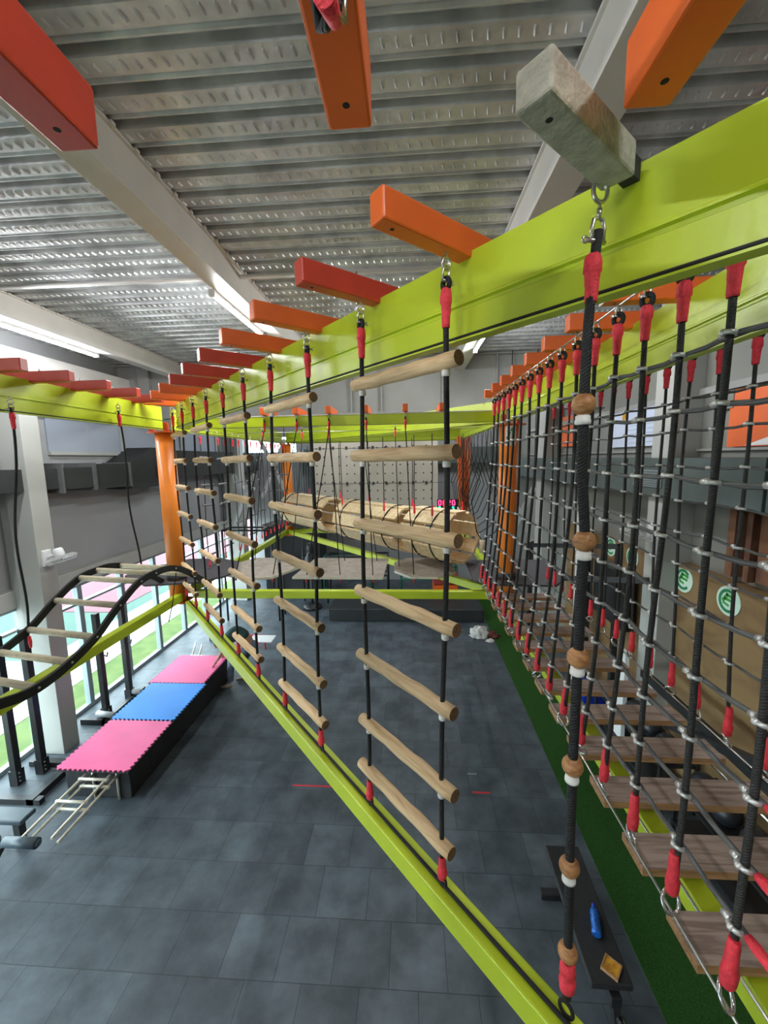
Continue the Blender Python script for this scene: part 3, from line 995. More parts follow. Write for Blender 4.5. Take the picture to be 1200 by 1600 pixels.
# ---------------------------------------------------------------- octagonal swing platforms
def swing(poly, ropes, label):
    x = sum(p[0] for p in poly) / len(poly)
    y = sum(p[1] for p in poly) / len(poly)
    o = thing('hanging_platform', (x, y, 2.95), label, 'platform', 'plywood platforms hanging from ropes')
    MB().prism(poly, 2.92, 2.95, 0, 1).build('board', [PLYE, PLYT], o)
    for (ax, ay, bx, by, zt) in ropes:
        MB().tube(rope_path((ax, ay, 2.90), (bx, by, zt - .15), .006, 8), .0065, 8).build('rope', ROPE, o)
        MB().lathe((ax, ay, 2.84), [(.012, 0), (.014, .03), (.01, .08)], 10).build('red_rope_end', RED, o)
        inst('red_sleeve', SLV, o, (bx, by, zt - .08), None, (.8, .8, .9))
        inst('rope_eye', THIM, o, (bx, by, zt - .05), (0, 0, .5), (.9, .9, .9))
        inst('eye_bolt', EYE, o, (bx, by, zt - .0), (0, 0, .5), (.8, .8, .8))
    return o
swing([(-2.62, 5.25), (-2.15, 5.02), (-1.85, 5.1), (-1.62, 5.6), (-1.8, 6.15), (-2.5, 6.15), (-2.72, 5.7)],
      [(-2.45, 5.3, -1.72, 4.76, 5.03), (-1.9, 5.25, -1.33, 4.76, 5.03), (-2.45, 6.0, -2.2, 6.0, 5.0), (-1.85, 6.0, -1.6, 6.0, 5.0)], 'leftmost hanging plywood platform with angled corners, near the left column')
swing([(-1.58, 5.1), (-.36, 5.08), (-.34, 6.1), (-1.5, 6.13)],
      [(-1.42, 5.22, -.94, 4.76, 5.03), (-.95, 5.22, -.94, 4.76, 5.03), (-.5, 5.2, -.5, 4.76, 5.03), (-1.0, 5.95, -1.2, 6.0, 5.0), (-.5, 5.95, -.7, 6.0, 5.0)], 'middle hanging plywood platform, rectangular')
swing([(-.22, 5.4), (.0, 5.12), (.36, 5.1), (.62, 5.35), (.62, 5.8), (.45, 6.12), (-.05, 6.12), (-.24, 5.85)],
      [(.05, 5.22, -.04, 4.76, 5.03), (-.16, 5.62, -.2, 6.0, 5.0)], 'rightmost hanging plywood platform with cut corners, left of the right column')
tag(MB().tube([(-2.85, 6.0, 5.0), (1.1, 6.0, 5.0)], .006, 8).tube([(-2.85, 6.3, 4.94), (1.1, 6.3, 4.94)], .005, 8).build('support_wire', STEEL), 'pair of thin steel wires above the hanging platforms', 'wire')

# ---------------------------------------------------------------- slatted barrels on the back diagonal
Bp = Vector((-2.95, 9.4, 0))
bd = (Vector((1.1, 4.9, 0)) - Bp).normalized()
bs = bd.cross(Vector((0, 0, 1)))
def barrel(s0, s1, label, rad=.33, zc=3.40, dz=0):
    c = Bp + bd * (s0 + s1) / 2
    o = thing('slatted_barrel', (c.x, c.y, zc), label, 'barrel', 'wooden slatted barrels hanging over the back lower beam')
    N_ = 9
    for k in range(N_):
        a = 2 * PI * k / N_ + .15
        u = bs * math.cos(a) + Vector((0, 0, 1)) * math.sin(a)
        p0 = Bp + bd * (s0 + random.uniform(-.015, .015)) + u * rad + Vector((0, 0, zc + dz))
        p1 = Bp + bd * (s1 + random.uniform(-.015, .015)) + u * rad + Vector((0, 0, zc - dz))
        MB().bar(p0, p1, 2 * rad * math.sin(PI / N_) * .87, .04, up=u).build('slat', PINE, o, origin=(p0 + p1) / 2, bev=.004)
    for s in (s0 + .25, s1 - .25):
        cc = Bp + bd * s + Vector((0, 0, zc))
        MB().ring(cc, bd, rad + .032, .010, 28, 8).build('hanging_hoop', WEB, o)
        for sg in (-1, 1):
            tp = cc + bs * sg * (rad * .9) + Vector((0, 0, rad * .75))
            MB().tube(rope_path(tp + Vector((0, 0, .12)), (tp.x, tp.y, 4.82), .005, 8), .0065, 8).build('rope', ROPE, o)
            inst('red_sleeve', SLV, o, (tp.x, tp.y, tp.z + .05), (PI, 0, 0), (.9, .9, 1.2))
            inst('steel_ring', RINGC, o, (tp.x, tp.y, tp.z + .02))
    return o
barrel(.35, 2.2, 'farthest slatted wooden barrel, beside the far orange column')
barrel(2.7, 4.4, 'middle slatted wooden barrel, hanging before the climbing wall')
barrel(4.6, 5.45, 'nearest slatted wooden barrel, close to the right column', .34, 3.42)
# hanging foot logs and looped ropes between the right column and the back
for i in range(8):
    y = 5.35 + i * .36
    o = thing('loop_step', (1.12, y, 3.3), '%s pale foot log in looped ropes behind the right column, counting from the column' % ordn(i), 'rope loop', 'pale foot logs hanging in rope loops')
    zz = 3.22 + .02 * i
    MB().tube([(.97, y, zz), (.97, y, zz + .17)], .035, 14).build('foot_log', PALEW, o)
    for sg, xo in ((-1, .82), (1, 1.32)):
        pts = [(.97, y, zz + .16), (lerp(.97, xo, .5), y, zz + .28), (xo, y + .02 * sg, zz + .7), (lerp(xo, 1.08, .7), y, 4.5), (1.08 + .05 * sg, y, 4.86)]
        MB().tube(pts, .0065, 8).build('rope', ROPE, o)
o = thing('orange_sling', (1.22, 9.0, 4), 'bundle of orange webbing slings hanging before the back orange column', 'sling')
for k in range(6):
    x = 1.05 + .06 * k
    MB().bar((x, 8.9 + .03 * k, 4.95), (1.12 + .035 * k, 8.92, 3.35), .035, .008, up=(0, 1, 0)).build('strap', ORANGE, o)
    MB().tube([(x + .02, 8.88, 4.95), (1.14 + .03 * k, 8.9, 3.4)], .006, 6).build('rope', ROPE, o)

# hanging bars and ropes along the left-to-far beam
SILV = mat('silver_grey_bar', (.20, .20, .21), .45, metal=.3, var=.1)
for i in range(8):
    y = 5.35 + .5 * i
    o = thing('bar_swing', (-2.9, y, 3.2), '%s black rope swing with grey bars behind the left column, counting from the column' % ordn(i), 'swing', 'rope swings with grey bars on the left far beam')
    for sg in (-1, 1):
        MB().tube(rope_path((-2.78, y + sg * .11, 3.12), (-2.78, y + sg * .11, 4.82), .01, 8), .0065, 8).build('rope', ROPE, o)
        inst('red_sleeve', SLV, o, (-2.78, y + sg * .11, 4.84), None, (.8, .8, .9))
        MB().tube([(-2.78, y + sg * .11, 4.82), (-2.78, y + sg * .11, 4.93), (-2.95, y + sg * .11, 4.93)], .005, 6).build('hook', STEEL, o)
        inst('red_sleeve', SLV, o, (-2.78, y + sg * .11, 3.05), (PI, 0, 0), (.8, .8, .8))
    for z in (4.55, 4.2, 3.88, 3.56, 3.25):
        z += random.uniform(-.05, .05)
        MB().tube([(-2.78, y - .16, z), (-2.78, y + .16, z + random.uniform(-.03, .03))], .014, 10).build('bar', SILV, o)
CROSS = mat('pale_brace_paint', (.45, .47, .48), .4, metal=.2, var=.05)
def xbrace(x, y, z, s, label):
    o = thing('cross_brace', (x, y, z), label, 'brace')
    MB().bar((x - s * .45, y, z - s), (x + s * .45, y, z + s), .09, .05, up=(0, 1, 0)).build('brace', CROSS, o)
    MB().bar((x + s * .45, y + .06, z - s), (x - s * .45, y + .06, z + s), .09, .05, up=(0, 1, 0)).build('brace', CROSS, o)
    for sg in (-1, 1):
        MB().tube([(x + sg * s * .43, y, z + s - .02), (x + sg * s * .43, y, 6.48)], .008, 6).build('hanger_rope', ROPE, o)
    return o
xbrace(2.2, 8.0, 3.35, .55, 'pale crossed metal braces behind the right orange column')
xbrace(-3.9, 9.2, 3.6, .6, 'pale crossed metal braces behind the rope ladders at left')
xbrace(-3.3, 9.6, 4.3, .7, 'pale crossed metal braces beside the far orange column')

# ---------------------------------------------------------------- curved ladder on the left
LR = [(-2.42, 4.55, 3.02), (-2.42, 4.3, 3.18), (-2.42, 4.0, 3.36), (-2.41, 3.74, 3.45), (-2.4, 3.5, 3.47), (-2.4, 3.27, 3.45), (-2.4, 2.98, 3.32), (-2.4, 2.75, 3.19), (-2.4, 2.45, 3.10), (-2.4, 2.21, 3.08), (-2.4, 2.02, 3.12), (-2.4, 1.7, 3.22), (-2.4, 1.3, 3.3)]
o = thing('curved_ladder', (-2.78, 3, 3.1), 'wavy hanging ladder with black rails and pale rungs, at left by the windows', 'ladder')
def rail(dx, dz, dy):
    mb = MB()
    pts = [Vector((a + dx, b + dy, c + dz)) for a, b, c in LR]
    # smooth
    fine = []
    for i in range(len(pts) - 1):
        p0, p1, p2, p3 = pts[max(i - 1, 0)], pts[i], pts[i + 1], pts[min(i + 2, len(pts) - 1)]
        for k in range(4):
            t = k / 4
            fine.append(.5 * ((2 * p1) + (-p0 + p2) * t + (2 * p0 - 5 * p1 + 4 * p2 - p3) * t * t + (-p0 + 3 * p1 - 3 * p2 + p3) * t ** 3))
    fine.append(pts[-1])
    vs, fs = [], []
    for i, p in enumerate(fine):
        d = (fine[min(i + 1, len(fine) - 1)] - fine[max(i - 1, 0)]).normalized()
        u = d.cross(Vector((1, 0, 0))).normalized()
        for a, b in ((-.011, -.03), (.011, -.03), (.011, .03), (-.011, .03)):
            vs.append(p + Vector((a, 0, 0)) + u * b)
    for i in range(len(fine) - 1):
        for j in range(4):
            fs.append((i * 4 + j, i * 4 + (j + 1) % 4, i * 4 + 4 + (j + 1) % 4, i * 4 + 4 + j))
    fs += [(3, 2, 1, 0), tuple(len(vs) - 4 + j for j in range(4))]
    mb.add(vs, fs)
    return mb, fine
mbR, fR = rail(0, 0, 0)
mbR.build('rail', WEB, o)
mbL, fL = rail(-.72, -.02, .18)
mbL.build('rail', WEB, o)
def at_y(fine, y):
    for a, b in zip(fine[:-1], fine[1:]):
        if (a.y - y) * (b.y - y) <= 0:
            return a.lerp(b, (a.y - y) / (a.y - b.y))
for i, y in enumerate((4.35, 4.02, 3.68, 3.47, 3.19, 2.92, 2.68, 2.42, 2.1, 1.8)):
    a, b = at_y(fL, y), at_y(fR, y - .17)
    MB().tube([a + (a - b) * .02, b - (b - a) * .016], .026, 16).build('rung', PALEW, o, origin=a.lerp(b, .5))
    MB().ball(b + Vector((.012, 0, 0)), .009, 0, 8).build('bolt', STEEL, o)
for (x0, y0, z0, x1, y1, z1, lb) in ((-2.9, 2.82, 4.93, -3.12, 2.92, 3.17, 'black rope hanging at the far left down to the curved ladder'), (-2.88, 3.9, 5.03, -2.95, 4.1, 3.34, 'black rope hanging by the wall fan down to the curved ladder')):
    t = thing('hanging_rope', (x0, y0, z0), lb, 'rope')
    zz = hang_top(t, x0, y0, z0 + .06, .5)
    MB().tube(rope_path((x0, y0, zz), (x1, y1, z1), .03, 18), .009, 8).build('rope', ROPE, t)
    if x0 < -2.89:
        MB().lathe((x1, y1, z1 - .16), [(.008, 0), (.014, .05), (.01, .1)], 10).build('red_rope_end', RED, t)
t = thing('rope_tail', (-2.95, 4.1, 3.0), 'thin black rope tail dangling onto the left lower beam', 'rope')
MB().tube([(-2.5, 4.0, 3.33), (-2.52, 3.98, 3.2), (-2.55, 3.97, 3.0), (-2.6, 3.95, 2.8)], .005, 8).build('rope', ROPE, t)

# ================================================================== LEFT WALL THINGS
o = thing('air_duct', (-5.7, 4, 4.3), 'dark foam clad air duct along the left wall', 'duct')
MB().box((-5.98, -4, 4.12), (-5.5, 5.95, 4.44)).build('duct_section', DUCT, o, bev=.004)
MB().box((-5.98, 5.99, 4.10), (-5.48, 6.62, 4.45)).build('duct_section', DUCT, o, bev=.004)
MB().box((-5.98, 6.66, 4.06), (-5.46, 7.5, 4.5)).build('duct_section', DUCT, o, bev=.004)
MB().add([(-5.98, 7.54, 4.0), (-5.44, 7.54, 4.0), (-5.44, 9.0, 4.0), (-5.98, 9.0, 4.0), (-5.98, 7.54, 4.5), (-5.44, 7.54, 4.5), (-5.44, 8.2, 4.82), (-5.98, 8.2, 4.82), (-5.44, 9.0, 4.82), (-5.98, 9.0, 4.82)],
         [(0, 3, 2, 1), (0, 1, 5, 4), (4, 5, 6, 7), (7, 6, 8, 9), (1, 2, 8, 6, 5), (0, 4, 7, 9, 3), (2, 3, 9, 8)]).build('duct_section', DUCT, o)
MB().box((-5.98, 9.04, 4.15), (-5.46, 14.3, 4.78)).build('duct_section', DUCT, o, bev=.004)
for y in (5.95, 6.62, 7.5, 9.0):
    MB().box((-5.99, y, 4.05), (-5.43, y + .04, 4.52 if y < 9 else 4.8)).build('flange', mat('flange_grey', (.12, .12, .12), .6), o)
g = MB().box((-5.44, 8.35, 4.2), (-5.40, 8.85, 4.45))
g.build('vent_grille', BLACK, o)
for k in range(7):
    g = MB().box((-5.40, 8.38 + k * .066, 4.22), (-5.39, 8.40 + k * .066, 4.43)).build('grille_slat', DUCT, o)
o = thing('air_duct', (3.5, 4, 4.2), 'dark grey air duct along the right wall behind the nets', 'duct')
DUCT2 = mat('duct_green_grey', (.10, .125, .12), .8, var=.12, scale=3)
for a, b in ((-4, 3.9), (3.94, 6.3), (6.34, 9.3), (9.34, 14.3)):
    MB().box((3.3, a, 3.92), (3.73, b, 4.44)).build('duct_section', DUCT2, o, bev=.004)
g = MB().box((3.285, 5.45, 4.05), (3.3, 6.1, 4.28)).build('vent_grille', ALU, o)
for k in range(7):
    MB().box((3.28, 5.47, 4.07 + k * .03), (3.286, 6.08, 4.076 + k * .03)).build('grille_slat', BLACK, g)
o = tag(MB().box((-3.7, 14.0, 4.3), (3.4, 14.2, 4.85)).box((-3.72, 13.98, 4.28), (-3.66, 14.22, 4.87)).box((-1.0, 13.98, 4.28), (-.95, 14.22, 4.87)).build('air_duct', DUCT2), 'dark air duct across the far wall above the climbing wall', 'duct')
o.location.y += .12

def fan(c, dirv, label):
    c = Vector(c)
    dv = Vector(dirv).normalized()
    o = thing('wall_fan', c, label, 'fan', 'white wall fans')
    MB().box(c - Vector((.03 * abs(dv.x) + .0, .07, .12)), c + Vector((.03, .07, .12))).build('wall_mount', WHITE, o, bev=.01)
    h = c + dv * .12 + Vector((0, 0, .05))
    MB().tube([c + dv * .02, h], .02, 8).build('arm', WHITE, o)
    ax = (dv * .35 + Vector((0, 0, -1))).normalized()
    q = h + dv * .1
    MB().lathe(q, [(.05, -.10), (.065, -.08), (.07, 0), (.05, .03)], 20, 0, ax).build('motor', WHITE, o)
    cg = q + ax * .06
    mb = MB().ring(cg, ax, .2, .005, 30, 6).ring(cg + ax * .05, ax, .17, .003, 30, 6).ring(cg - ax * .03, ax, .16, .003, 30, 6)
    a = Vector((0, 1, 0))
    x = ax.cross(a).normalized()
    y = ax.cross(x)
    for k in range(36):
        t_ = 2 * PI * k / 36
        r = x * math.cos(t_) + y * math.sin(t_)
        mb.tube([cg + ax * .055 + r * .03, cg + ax * .05 + r * .17, cg + r * .2, cg - ax * .03 + r * .16, cg - ax * .035 + r * .05], .0018, 4)
    mb.lathe(cg + ax * .05, [(.045, 0), (.045, .012)], 16, 0, ax)
    mb.build('cage', WHITE, o)
    bl = MB()
    for k in range(5):
        t_ = 2 * PI * k / 5
        r = x * math.cos(t_) + y * math.sin(t_)
        s = x * math.cos(t_ + .7) + y * math.sin(t_ + .7)
        bl.add([cg + r * .02, cg + r * .15, cg + s * .155 + ax * .02, cg + s * .03 + ax * .015], [(0, 1, 2, 3)])
    bl.build('blade', WHITE, o)
    return o
fan((-5.43, 5.5, 3.12), (1, 0, 0), 'white wall fan on the left cream pier')
fan((3.38, 5.7, 3.4), (-1, 0, 0), 'white wall fan on the right pier, behind the nets')
fan((-5.3, 12.4, 3.6), (1, -.3, 0), 'white wall fan far away behind the rope ladders')

# ================================================================== RIGHT WALL THINGS
def logo(y, z, label, R=.17):
    x = 3.6
    o = thing('round_logo_sign', (x, y, z), label, 'sign', 'round green logo signs on the plywood wall')
    MB().lathe((x, y, z), [(R, 0), (R, .012)], 40, 0, (-1, 0, 0)).build('disc', LOGOW, o)
    def arc(r0, r1, a0, a1, n=24):
        vs = []
        for k in range(n + 1):
            a = lerp(a0, a1, k / n)
            for r in (r0, r1):
                for dx in (.0122, .016):
                    vs.append((x - dx, y - r * R * math.cos(a), z + r * R * math.sin(a)))
        fs = []
        for k in range(n):
            b = k * 4
            fs += [(b + 1, b + 3, b + 7, b + 5), (b, b + 1, b + 5, b + 4), (b + 2, b + 6, b + 7, b + 3), (b, b + 4, b + 6, b + 2)]
        return vs, fs
    m = MB()
    m.add(*arc(.60, .80, .75, 2 * PI - .75))
    m.build('letter_c', LOGOG, o)
    m = MB()
    # slanted E / F strokes
    for (a, b, c, d, w_) in ((-.45, -.1, -.05, .45, .17), (-.2, .45, .55, .30, .15), (-.3, .12, .45, .05, .14), (-.42, -.18, .1, -.3, .12)):
        m.bar((x - .0145, y - a * R, z + b * R), (x - .0145, y - c * R, z + d * R), w_ * R * 1.3, .004, up=(1, 0, 0))
    m.build('letter_e', LOGOL, o)
    return o
logo(4.58, 2.83, 'nearest round green and white logo on the plywood wall')
logo(5.33, 2.85, 'second round green and white logo, left beside the cream pier')
logo(6.55, 2.84, 'third round green and white logo, just beyond the cream pier')
logo(7.25, 2.86, 'farthest round green and white logo on the plywood wall')

o = thing('orange_banner', (3.7, 4.1, 4.9), 'orange banner with a green and white shape, upper right wall', 'banner')
MB().box((3.69, 3.2, 4.56), (3.7, 4.95, 5.2)).build('sheet', BANNER, o)
MB().add([(3.687, 3.7, 4.80), (3.687, 4.25, 4.80), (3.687, 4.05, 4.98), (3.684, 3.7, 4.80), (3.684, 4.25, 4.80), (3.684, 4.05, 4.98)], [(0, 2, 1), (3, 4, 5), (0, 1, 4, 3), (1, 2, 5, 4), (2, 0, 3, 5)]).build('green_shape', LOGOG, o)
MB().add([(3.687, 4.3, 4.57), (3.687, 4.7, 4.57), (3.687, 4.3, 4.68), (3.684, 4.3, 4.57), (3.684, 4.7, 4.57), (3.684, 4.3, 4.68)], [(0, 2, 1), (3, 4, 5), (0, 1, 4, 3), (1, 2, 5, 4), (2, 0, 3, 5)]).build('white_shape', WHITE, o)
o = thing('white_poster', (3.7, 6.8, 4.9), 'pale blue poster with an orange sun, on the right wall', 'poster')
MB().box((3.69, 6.2, 4.62), (3.7, 7.7, 5.22)).build('sheet', POSTER, o)
MB().lathe((3.69, 7.25, 5.13), [(.06, 0), (.06, .004)], 20, 0, (-1, 0, 0)).build('sun_mark', YEL, o)
mm = MB()
for k in range(6):
    mm.box((3.686, 6.3, 4.68 + k * .07), (3.69, 6.55 + .1 * (k % 3), 4.69 + k * .07))
    mm.box((3.686, 6.85, 4.68 + k * .07), (3.69, 7.05 + .06 * (k % 2), 4.688 + k * .07))
mm.build('text_lines', PANEL, o)
tag(MB().box((3.69, 9.1, 4.7), (3.70, 10.1, 5.4)).build('orange_poster', BANNER), 'small plain orange poster on the right wall, farther back', 'poster')
tag(MB().box((3.68, 4.9, 5.0), (3.74, 5.2, 5.2)).build('wall_box', WALLR), 'small grey junction box high on the right wall', 'box')

# floor equipment on the right, seen between planks
def rack(y0, y1, label):
    o = thing('storage_rack', (3.3, (y0 + y1) / 2, 0), label, 'rack', 'black storage racks by the plywood wall')
    for x in (3.08, 3.52):
        for y in (y0, y1):
            MB().box((x - .02, y - .02, 0), (x + .02, y + .02, .75)).build('post', BLACK, o)
    for z in (.18, .62):
        MB().box((3.06, y0, z), (3.54, y1, z + .03)).build('shelf', BLACK, o)
    return o
rack(3.0, 4.4, 'nearer black rack with dark balls by the plywood wall')
rack(4.7, 6.4, 'farther black rack with dark balls by the plywood wall')
k = 0
BALLM = mat('dark_ball_rubber', (.02, .022, .028), .35, var=.2)
for y in (3.2, 3.55, 3.92, 4.25, 4.9, 5.25, 5.62, 6.0):
    tag(MB().ball((3.27, y, .65 + .14), .14, 0, 20).build('exercise_ball', BALLM), '%s black exercise ball on the racks at right, counting from the nearest' % ordn(k), 'ball', 'black balls on the racks')
    k += 1
tag(MB().box((2.95, 6.6, 0), (3.4, 7.1, .45)).build('blue_box', BLUEB, None, None, .03), 'royal blue box on the floor seen between plank steps', 'box')
for y, lb in ((7.45, 'white post standing beyond the nets at right'), (5.75, 'white upright board seen between plank steps')):
    tag(MB().box((3.15, y, 0), (3.21, y + .2, 3.7 if y > 7 else 1.6)).build('white_post', WHITE), lb, 'post')
o = thing('black_rig', (3.1, 3.8, 0), 'black steel rig with slanted bar at the lower right', 'rig')
MB().bar((3.0, 5.2, 1.1), (3.2, 2.6, 2.0), .09, .09).build('slanted_bar', BLACK, o)
MB().bar((3.15, 5.3, 1.55), (3.15, 1.6, 1.55), .08, .1).build('crossbeam', BLACK, o)
MB().bar((3.15, 5.3, 0), (3.15, 5.3, 2.4), .09, .09).build('upright', BLACK, o)
MB().bar((3.15, 1.6, 0), (3.15, 1.6, 2.4), .09, .09).build('upright', BLACK, o)
MB().tube([(3.05, 5.2, 1.35), (3.05, 1.7, 1.35)], .014, 10).build('bar', CHROME, o)
o = thing('black_rig', (2.7, 7.6, 0), 'black steel rig behind the nets with slanted bars', 'rig')
for a, b in (((2.5, 8.6, 2.6), (3.2, 6.2, 3.1)), ((2.5, 7.2, 2.3), (3.3, 5.6, 2.75)), ((2.6, 8.6, 0), (2.6, 8.6, 2.7)), ((3.2, 6.2, 0), (3.2, 6.2, 3.1)), ((3.3, 7.4, 0), (3.3, 7.4, 2.6))):
    MB().bar(a, b, .08, .08, up=(0, 0, 1) if abs(a[0] - b[0]) > .01 else (1, 0, 0)).build('steel_bar', BLACK, o)
MB().box((3.35, 6.25, 1.7), (3.5, 7.3, 2.6)).build('perforated_panel', BLACK, o)

# bench by the turf
o = thing('flat_bench', (1.55, 3.2, 0), 'long black flat bench on the floor beside the turf', 'bench')
MB().add([(1.38, 3.78, .40), (1.72, 3.78, .40), (1.68, 2.66, .40), (1.36, 2.66, .40), (1.38, 3.78, .46), (1.72, 3.78, .46), (1.68, 2.66, .46), (1.36, 2.66, .46)],
         [(0, 3, 2, 1), (4, 5, 6, 7), (0, 1, 5, 4), (1, 2, 6, 5), (2, 3, 7, 6), (3, 0, 4, 7)]).build('pad', BLKRUB, o, bev=.012)
MB().box((1.50, 2.62, .30), (1.58, 3.75, .39)).build('spine', BLACK, o, bev=.005)
MB().box((1.30, 3.60, .0), (1.76, 3.68, .07)).build('foot', BLACK, o, bev=.01)
MB().box((1.30, 2.52, .0), (1.78, 2.60, .07)).build('foot', BLACK, o, bev=.01)
MB().bar((1.54, 3.64, .06), (1.54, 3.60, .32), .07, .05, up=(1, 0, 0)).build('upright', BLACK, o)
MB().bar((1.54, 2.56, .06), (1.54, 2.66, .32), .07, .05, up=(1, 0, 0)).build('upright', BLACK, o)
MB().tube([(1.54, 2.56, .30), (1.54, 2.44, .30)], .035, 14).build('handle', CHROME, o)
o = thing('water_bottle', (1.58, 3.07, .46), 'blue plastic water bottle lying on the black bench', 'bottle')
pr = [(.024, 0), (.040, .01)] + [(.041 - .005 * (k % 2), .03 + k * .015) for k in range(9)] + [(.036, .19), (.018, .225), (.016, .235)]
MB().lathe((1.535, 2.95, .501), pr, 18, 0, (.32, 1, 0)).build('bottle_body', BOTTLE, o)
MB().lathe((1.605, 3.168, .501), [(.019, 0), (.019, .022)], 14, 0, (.32, 1, 0)).build('cap', BLUEB, o)
o = thing('amber_tray', (1.56, 2.76, .46), 'small square wooden tray with amber contents on the black bench', 'tray')
Rz = Matrix.Rotation(.85, 3, 'Z')
MB().box((-.052, -.052, .003), (.052, .052, .016), 0, Rz, (1.56, 2.76, .46)).build('contents', YEL, o)
mb = MB()
for a, b in (((-.062, -.062, 0), (.062, -.052, .024)), ((-.062, .052, 0), (.062, .062, .024)), ((-.062, -.052, 0), (-.052, .052, .024)), ((.052, -.052, 0), (.062, .052, .024))):
    mb.box(a, b, 0, Rz, (1.56, 2.76, .46))
mb.build('rim', PLANKE, o)

# ================================================================== LEFT FLOOR THINGS
def mat_tile(x0, y0, m, label, s=1.0, z=.5, shear=0):
    poly = []
    n = 14
    st = s / n
    def edge(p, q, nx, ny):
        for k in range(n):
            a = k / n
            b = (k + .55) / n
            e = .028
            for t_, o_ in ((a, 0), (a + .03 / 1, e), (b - .0, e), (b + .01, 0)):
                t2 = min(t_, 1)
                poly.append((lerp(p[0], q[0], t2) + nx * o_, lerp(p[1], q[1], t2) + ny * o_))
    c = [(x0, y0), (x0 + s, y0), (x0 + s, y0 + s), (x0, y0 + s)]
    edge(c[0], c[1], 0, -1)
    edge(c[1], c[2], 1, 0)
    edge(c[2], c[3], 0, 1)
    edge(c[3], c[0], -1, 0)
    # clean duplicates
    out = []
    for p in poly:
        if not out or (abs(p[0] - out[-1][0]) + abs(p[1] - out[-1][1])) > 1e-4:
            out.append(p)
    o = tag(MB().prism(out, z - .014, z).build('foam_mat', m, None, (x0, y0, z)), label, 'mat', 'foam mats laid in a row')
    o['_o'] = (x0, y0, z)
    MB().box((x0 - .026, y0 - .026, z - .03), (x0 + s + .026, y0 + s + .026, z - .0145)).build('dark_underlay', BLKRUB, o)
    return o
mat_tile(-4.72, 4.53, PINK, 'pink foam puzzle mat nearest the viewer, beside the cream pier', .98)
mat_tile(-4.74, 5.56, BLUE, 'blue foam puzzle mat between the two pink mats', 1.0)
mat_tile(-4.80, 6.59, PINK, 'pink foam puzzle mat farthest away, beside the crouching person', 1.0)
o = thing('pipe_trestle', (-4.1, 3.64, 0), 'pale metal pipe ladder frame sticking out from under the foam mats', 'pipe trestle')
for x0, x1, ya, yb, z, legs in ((-4.29, -3.95, 3.62, 4.78, .44, 1), (-4.225, -3.885, 3.62, 4.78, .395, 0)):
    for x in (x0, x1):
        MB().tube([(x, ya, z), (x - .02, yb, z)], .017, 10).build('rail', GALPIPE, o)
        if legs:
            for y in (ya + .98,):
                MB().tube([(x, y, 0), (x, y, z)], .016, 8).build('leg', GALPIPE, o)
    y = ya + .46 - (0 if legs else .06)
    while y < yb:
        MB().tube([(x0 - .03, y, z + .01), (x1 + .03, y, z + .01)], .018, 10).build('rung', GALPIPE, o)
        for x in (x0, x1):
            MB().ball((x, y, z), .026, 0, 8).build('coupler', GALPIPE, o)
        y += .34
o = thing('pipe_bundle', (-4.5, 7.9, .4), 'short pale pipes lying behind the farthest pink mat', 'pipe')
MB().tube([(-4.7, 7.75, .42), (-4.02, 7.72, .42)], .017, 8).build('pipe', GALPIPE, o)
MB().tube([(-4.65, 7.76, .42), (-4.9, 8.35, .42)], .017, 8).build('pipe', GALPIPE, o)
MB().tube([(-4.5, 7.76, .42), (-4.7, 8.25, .42)], .017, 8).build('pipe', GALPIPE, o)
MB().tube([(-4.6, 7.76, 0), (-4.6, 7.76, .42)], .017, 8).build('leg', GALPIPE, o)
# black block put in for the deep shade under the mats
o = tag(MB().box((-4.70, 4.62, .0), (-3.79, 7.55, .468)).build('shade_block', BLKRUB, None, None, .01), 'black block standing in for the shade under the foam mats on the left', 'block')

def gym_post(x, y, h, r, label, twin=0):
    o = thing('gym_post', (x, y, 0), label, 'post', 'black gym equipment posts by the windows')
    MB().box((x - .045, y - .045, 0), (x + .045, y + .045, h)).build('upright', BLACK, o, bev=.006)
    MB().box((x - .06, y - .06, 0), (x + .06, y + .06, .22)).build('foot_bracket', BLACK, o)
    for k in range(3):
        MB().tube([(x + .05, y - .02, .06 + .06 * k), (x + .07, y - .02, .06 + .06 * k)], .01, 6).build('bolt', STEEL, o)
    MB().tube([(x + .03, y, h * .62), (x + .13, y, h * .60), (x + .15, y, h * .64)], .012, 8).build('hook', BLACK, o)
    return o
gym_post(-5.62, 4.80, 2.2, .05, 'thick black gym post at the far left edge')
gym_post(-5.45, 5.02, 2.2, .05, 'thick black gym post left of the cream pier')
gym_post(-5.42, 6.25, 1.95, .03, 'slim dark post before the window, nearer one')
gym_post(-5.40, 6.82, 1.9, .03, 'slim dark post before the window, farther one')
o = thing('rack_base', (-5.3, 5.5, 0), 'black steel base frame on the floor by the windows', 'rack base')
MB().box((-5.75, 4.45, 0), (-4.95, 4.53, .08)).build('base_bar', BLACK, o)
MB().box((-5.14, 4.45, 0), (-5.04, 5.35, .09)).build('base_bar', BLACK, o)
MB().box((-5.75, 5.1, 0), (-5.1, 5.2, .08)).build('base_bar', BLACK, o)
MB().box((-5.75, 6.05, .0), (-5.3, 6.13, .1)).build('base_bar', BLACK, o)
MB().box((-5.36, 6.05, .0), (-5.28, 7.1, .1)).build('base_bar', BLACK, o)
MB().tube([(-5.5, 6.15, .16), (-5.15, 6.1, .16)], .05, 14).build('roller', mat('roller_grey', (.35, .37, .38), .4), o)
MB().tube([(-5.5, 6.85, .16), (-5.15, 6.8, .16)], .05, 14).build('roller', mat('roller_grey', (.35, .37, .38), .4), o)
PADB = mat('blue_black_pad', (.055, .08, .10), .35, var=.1)
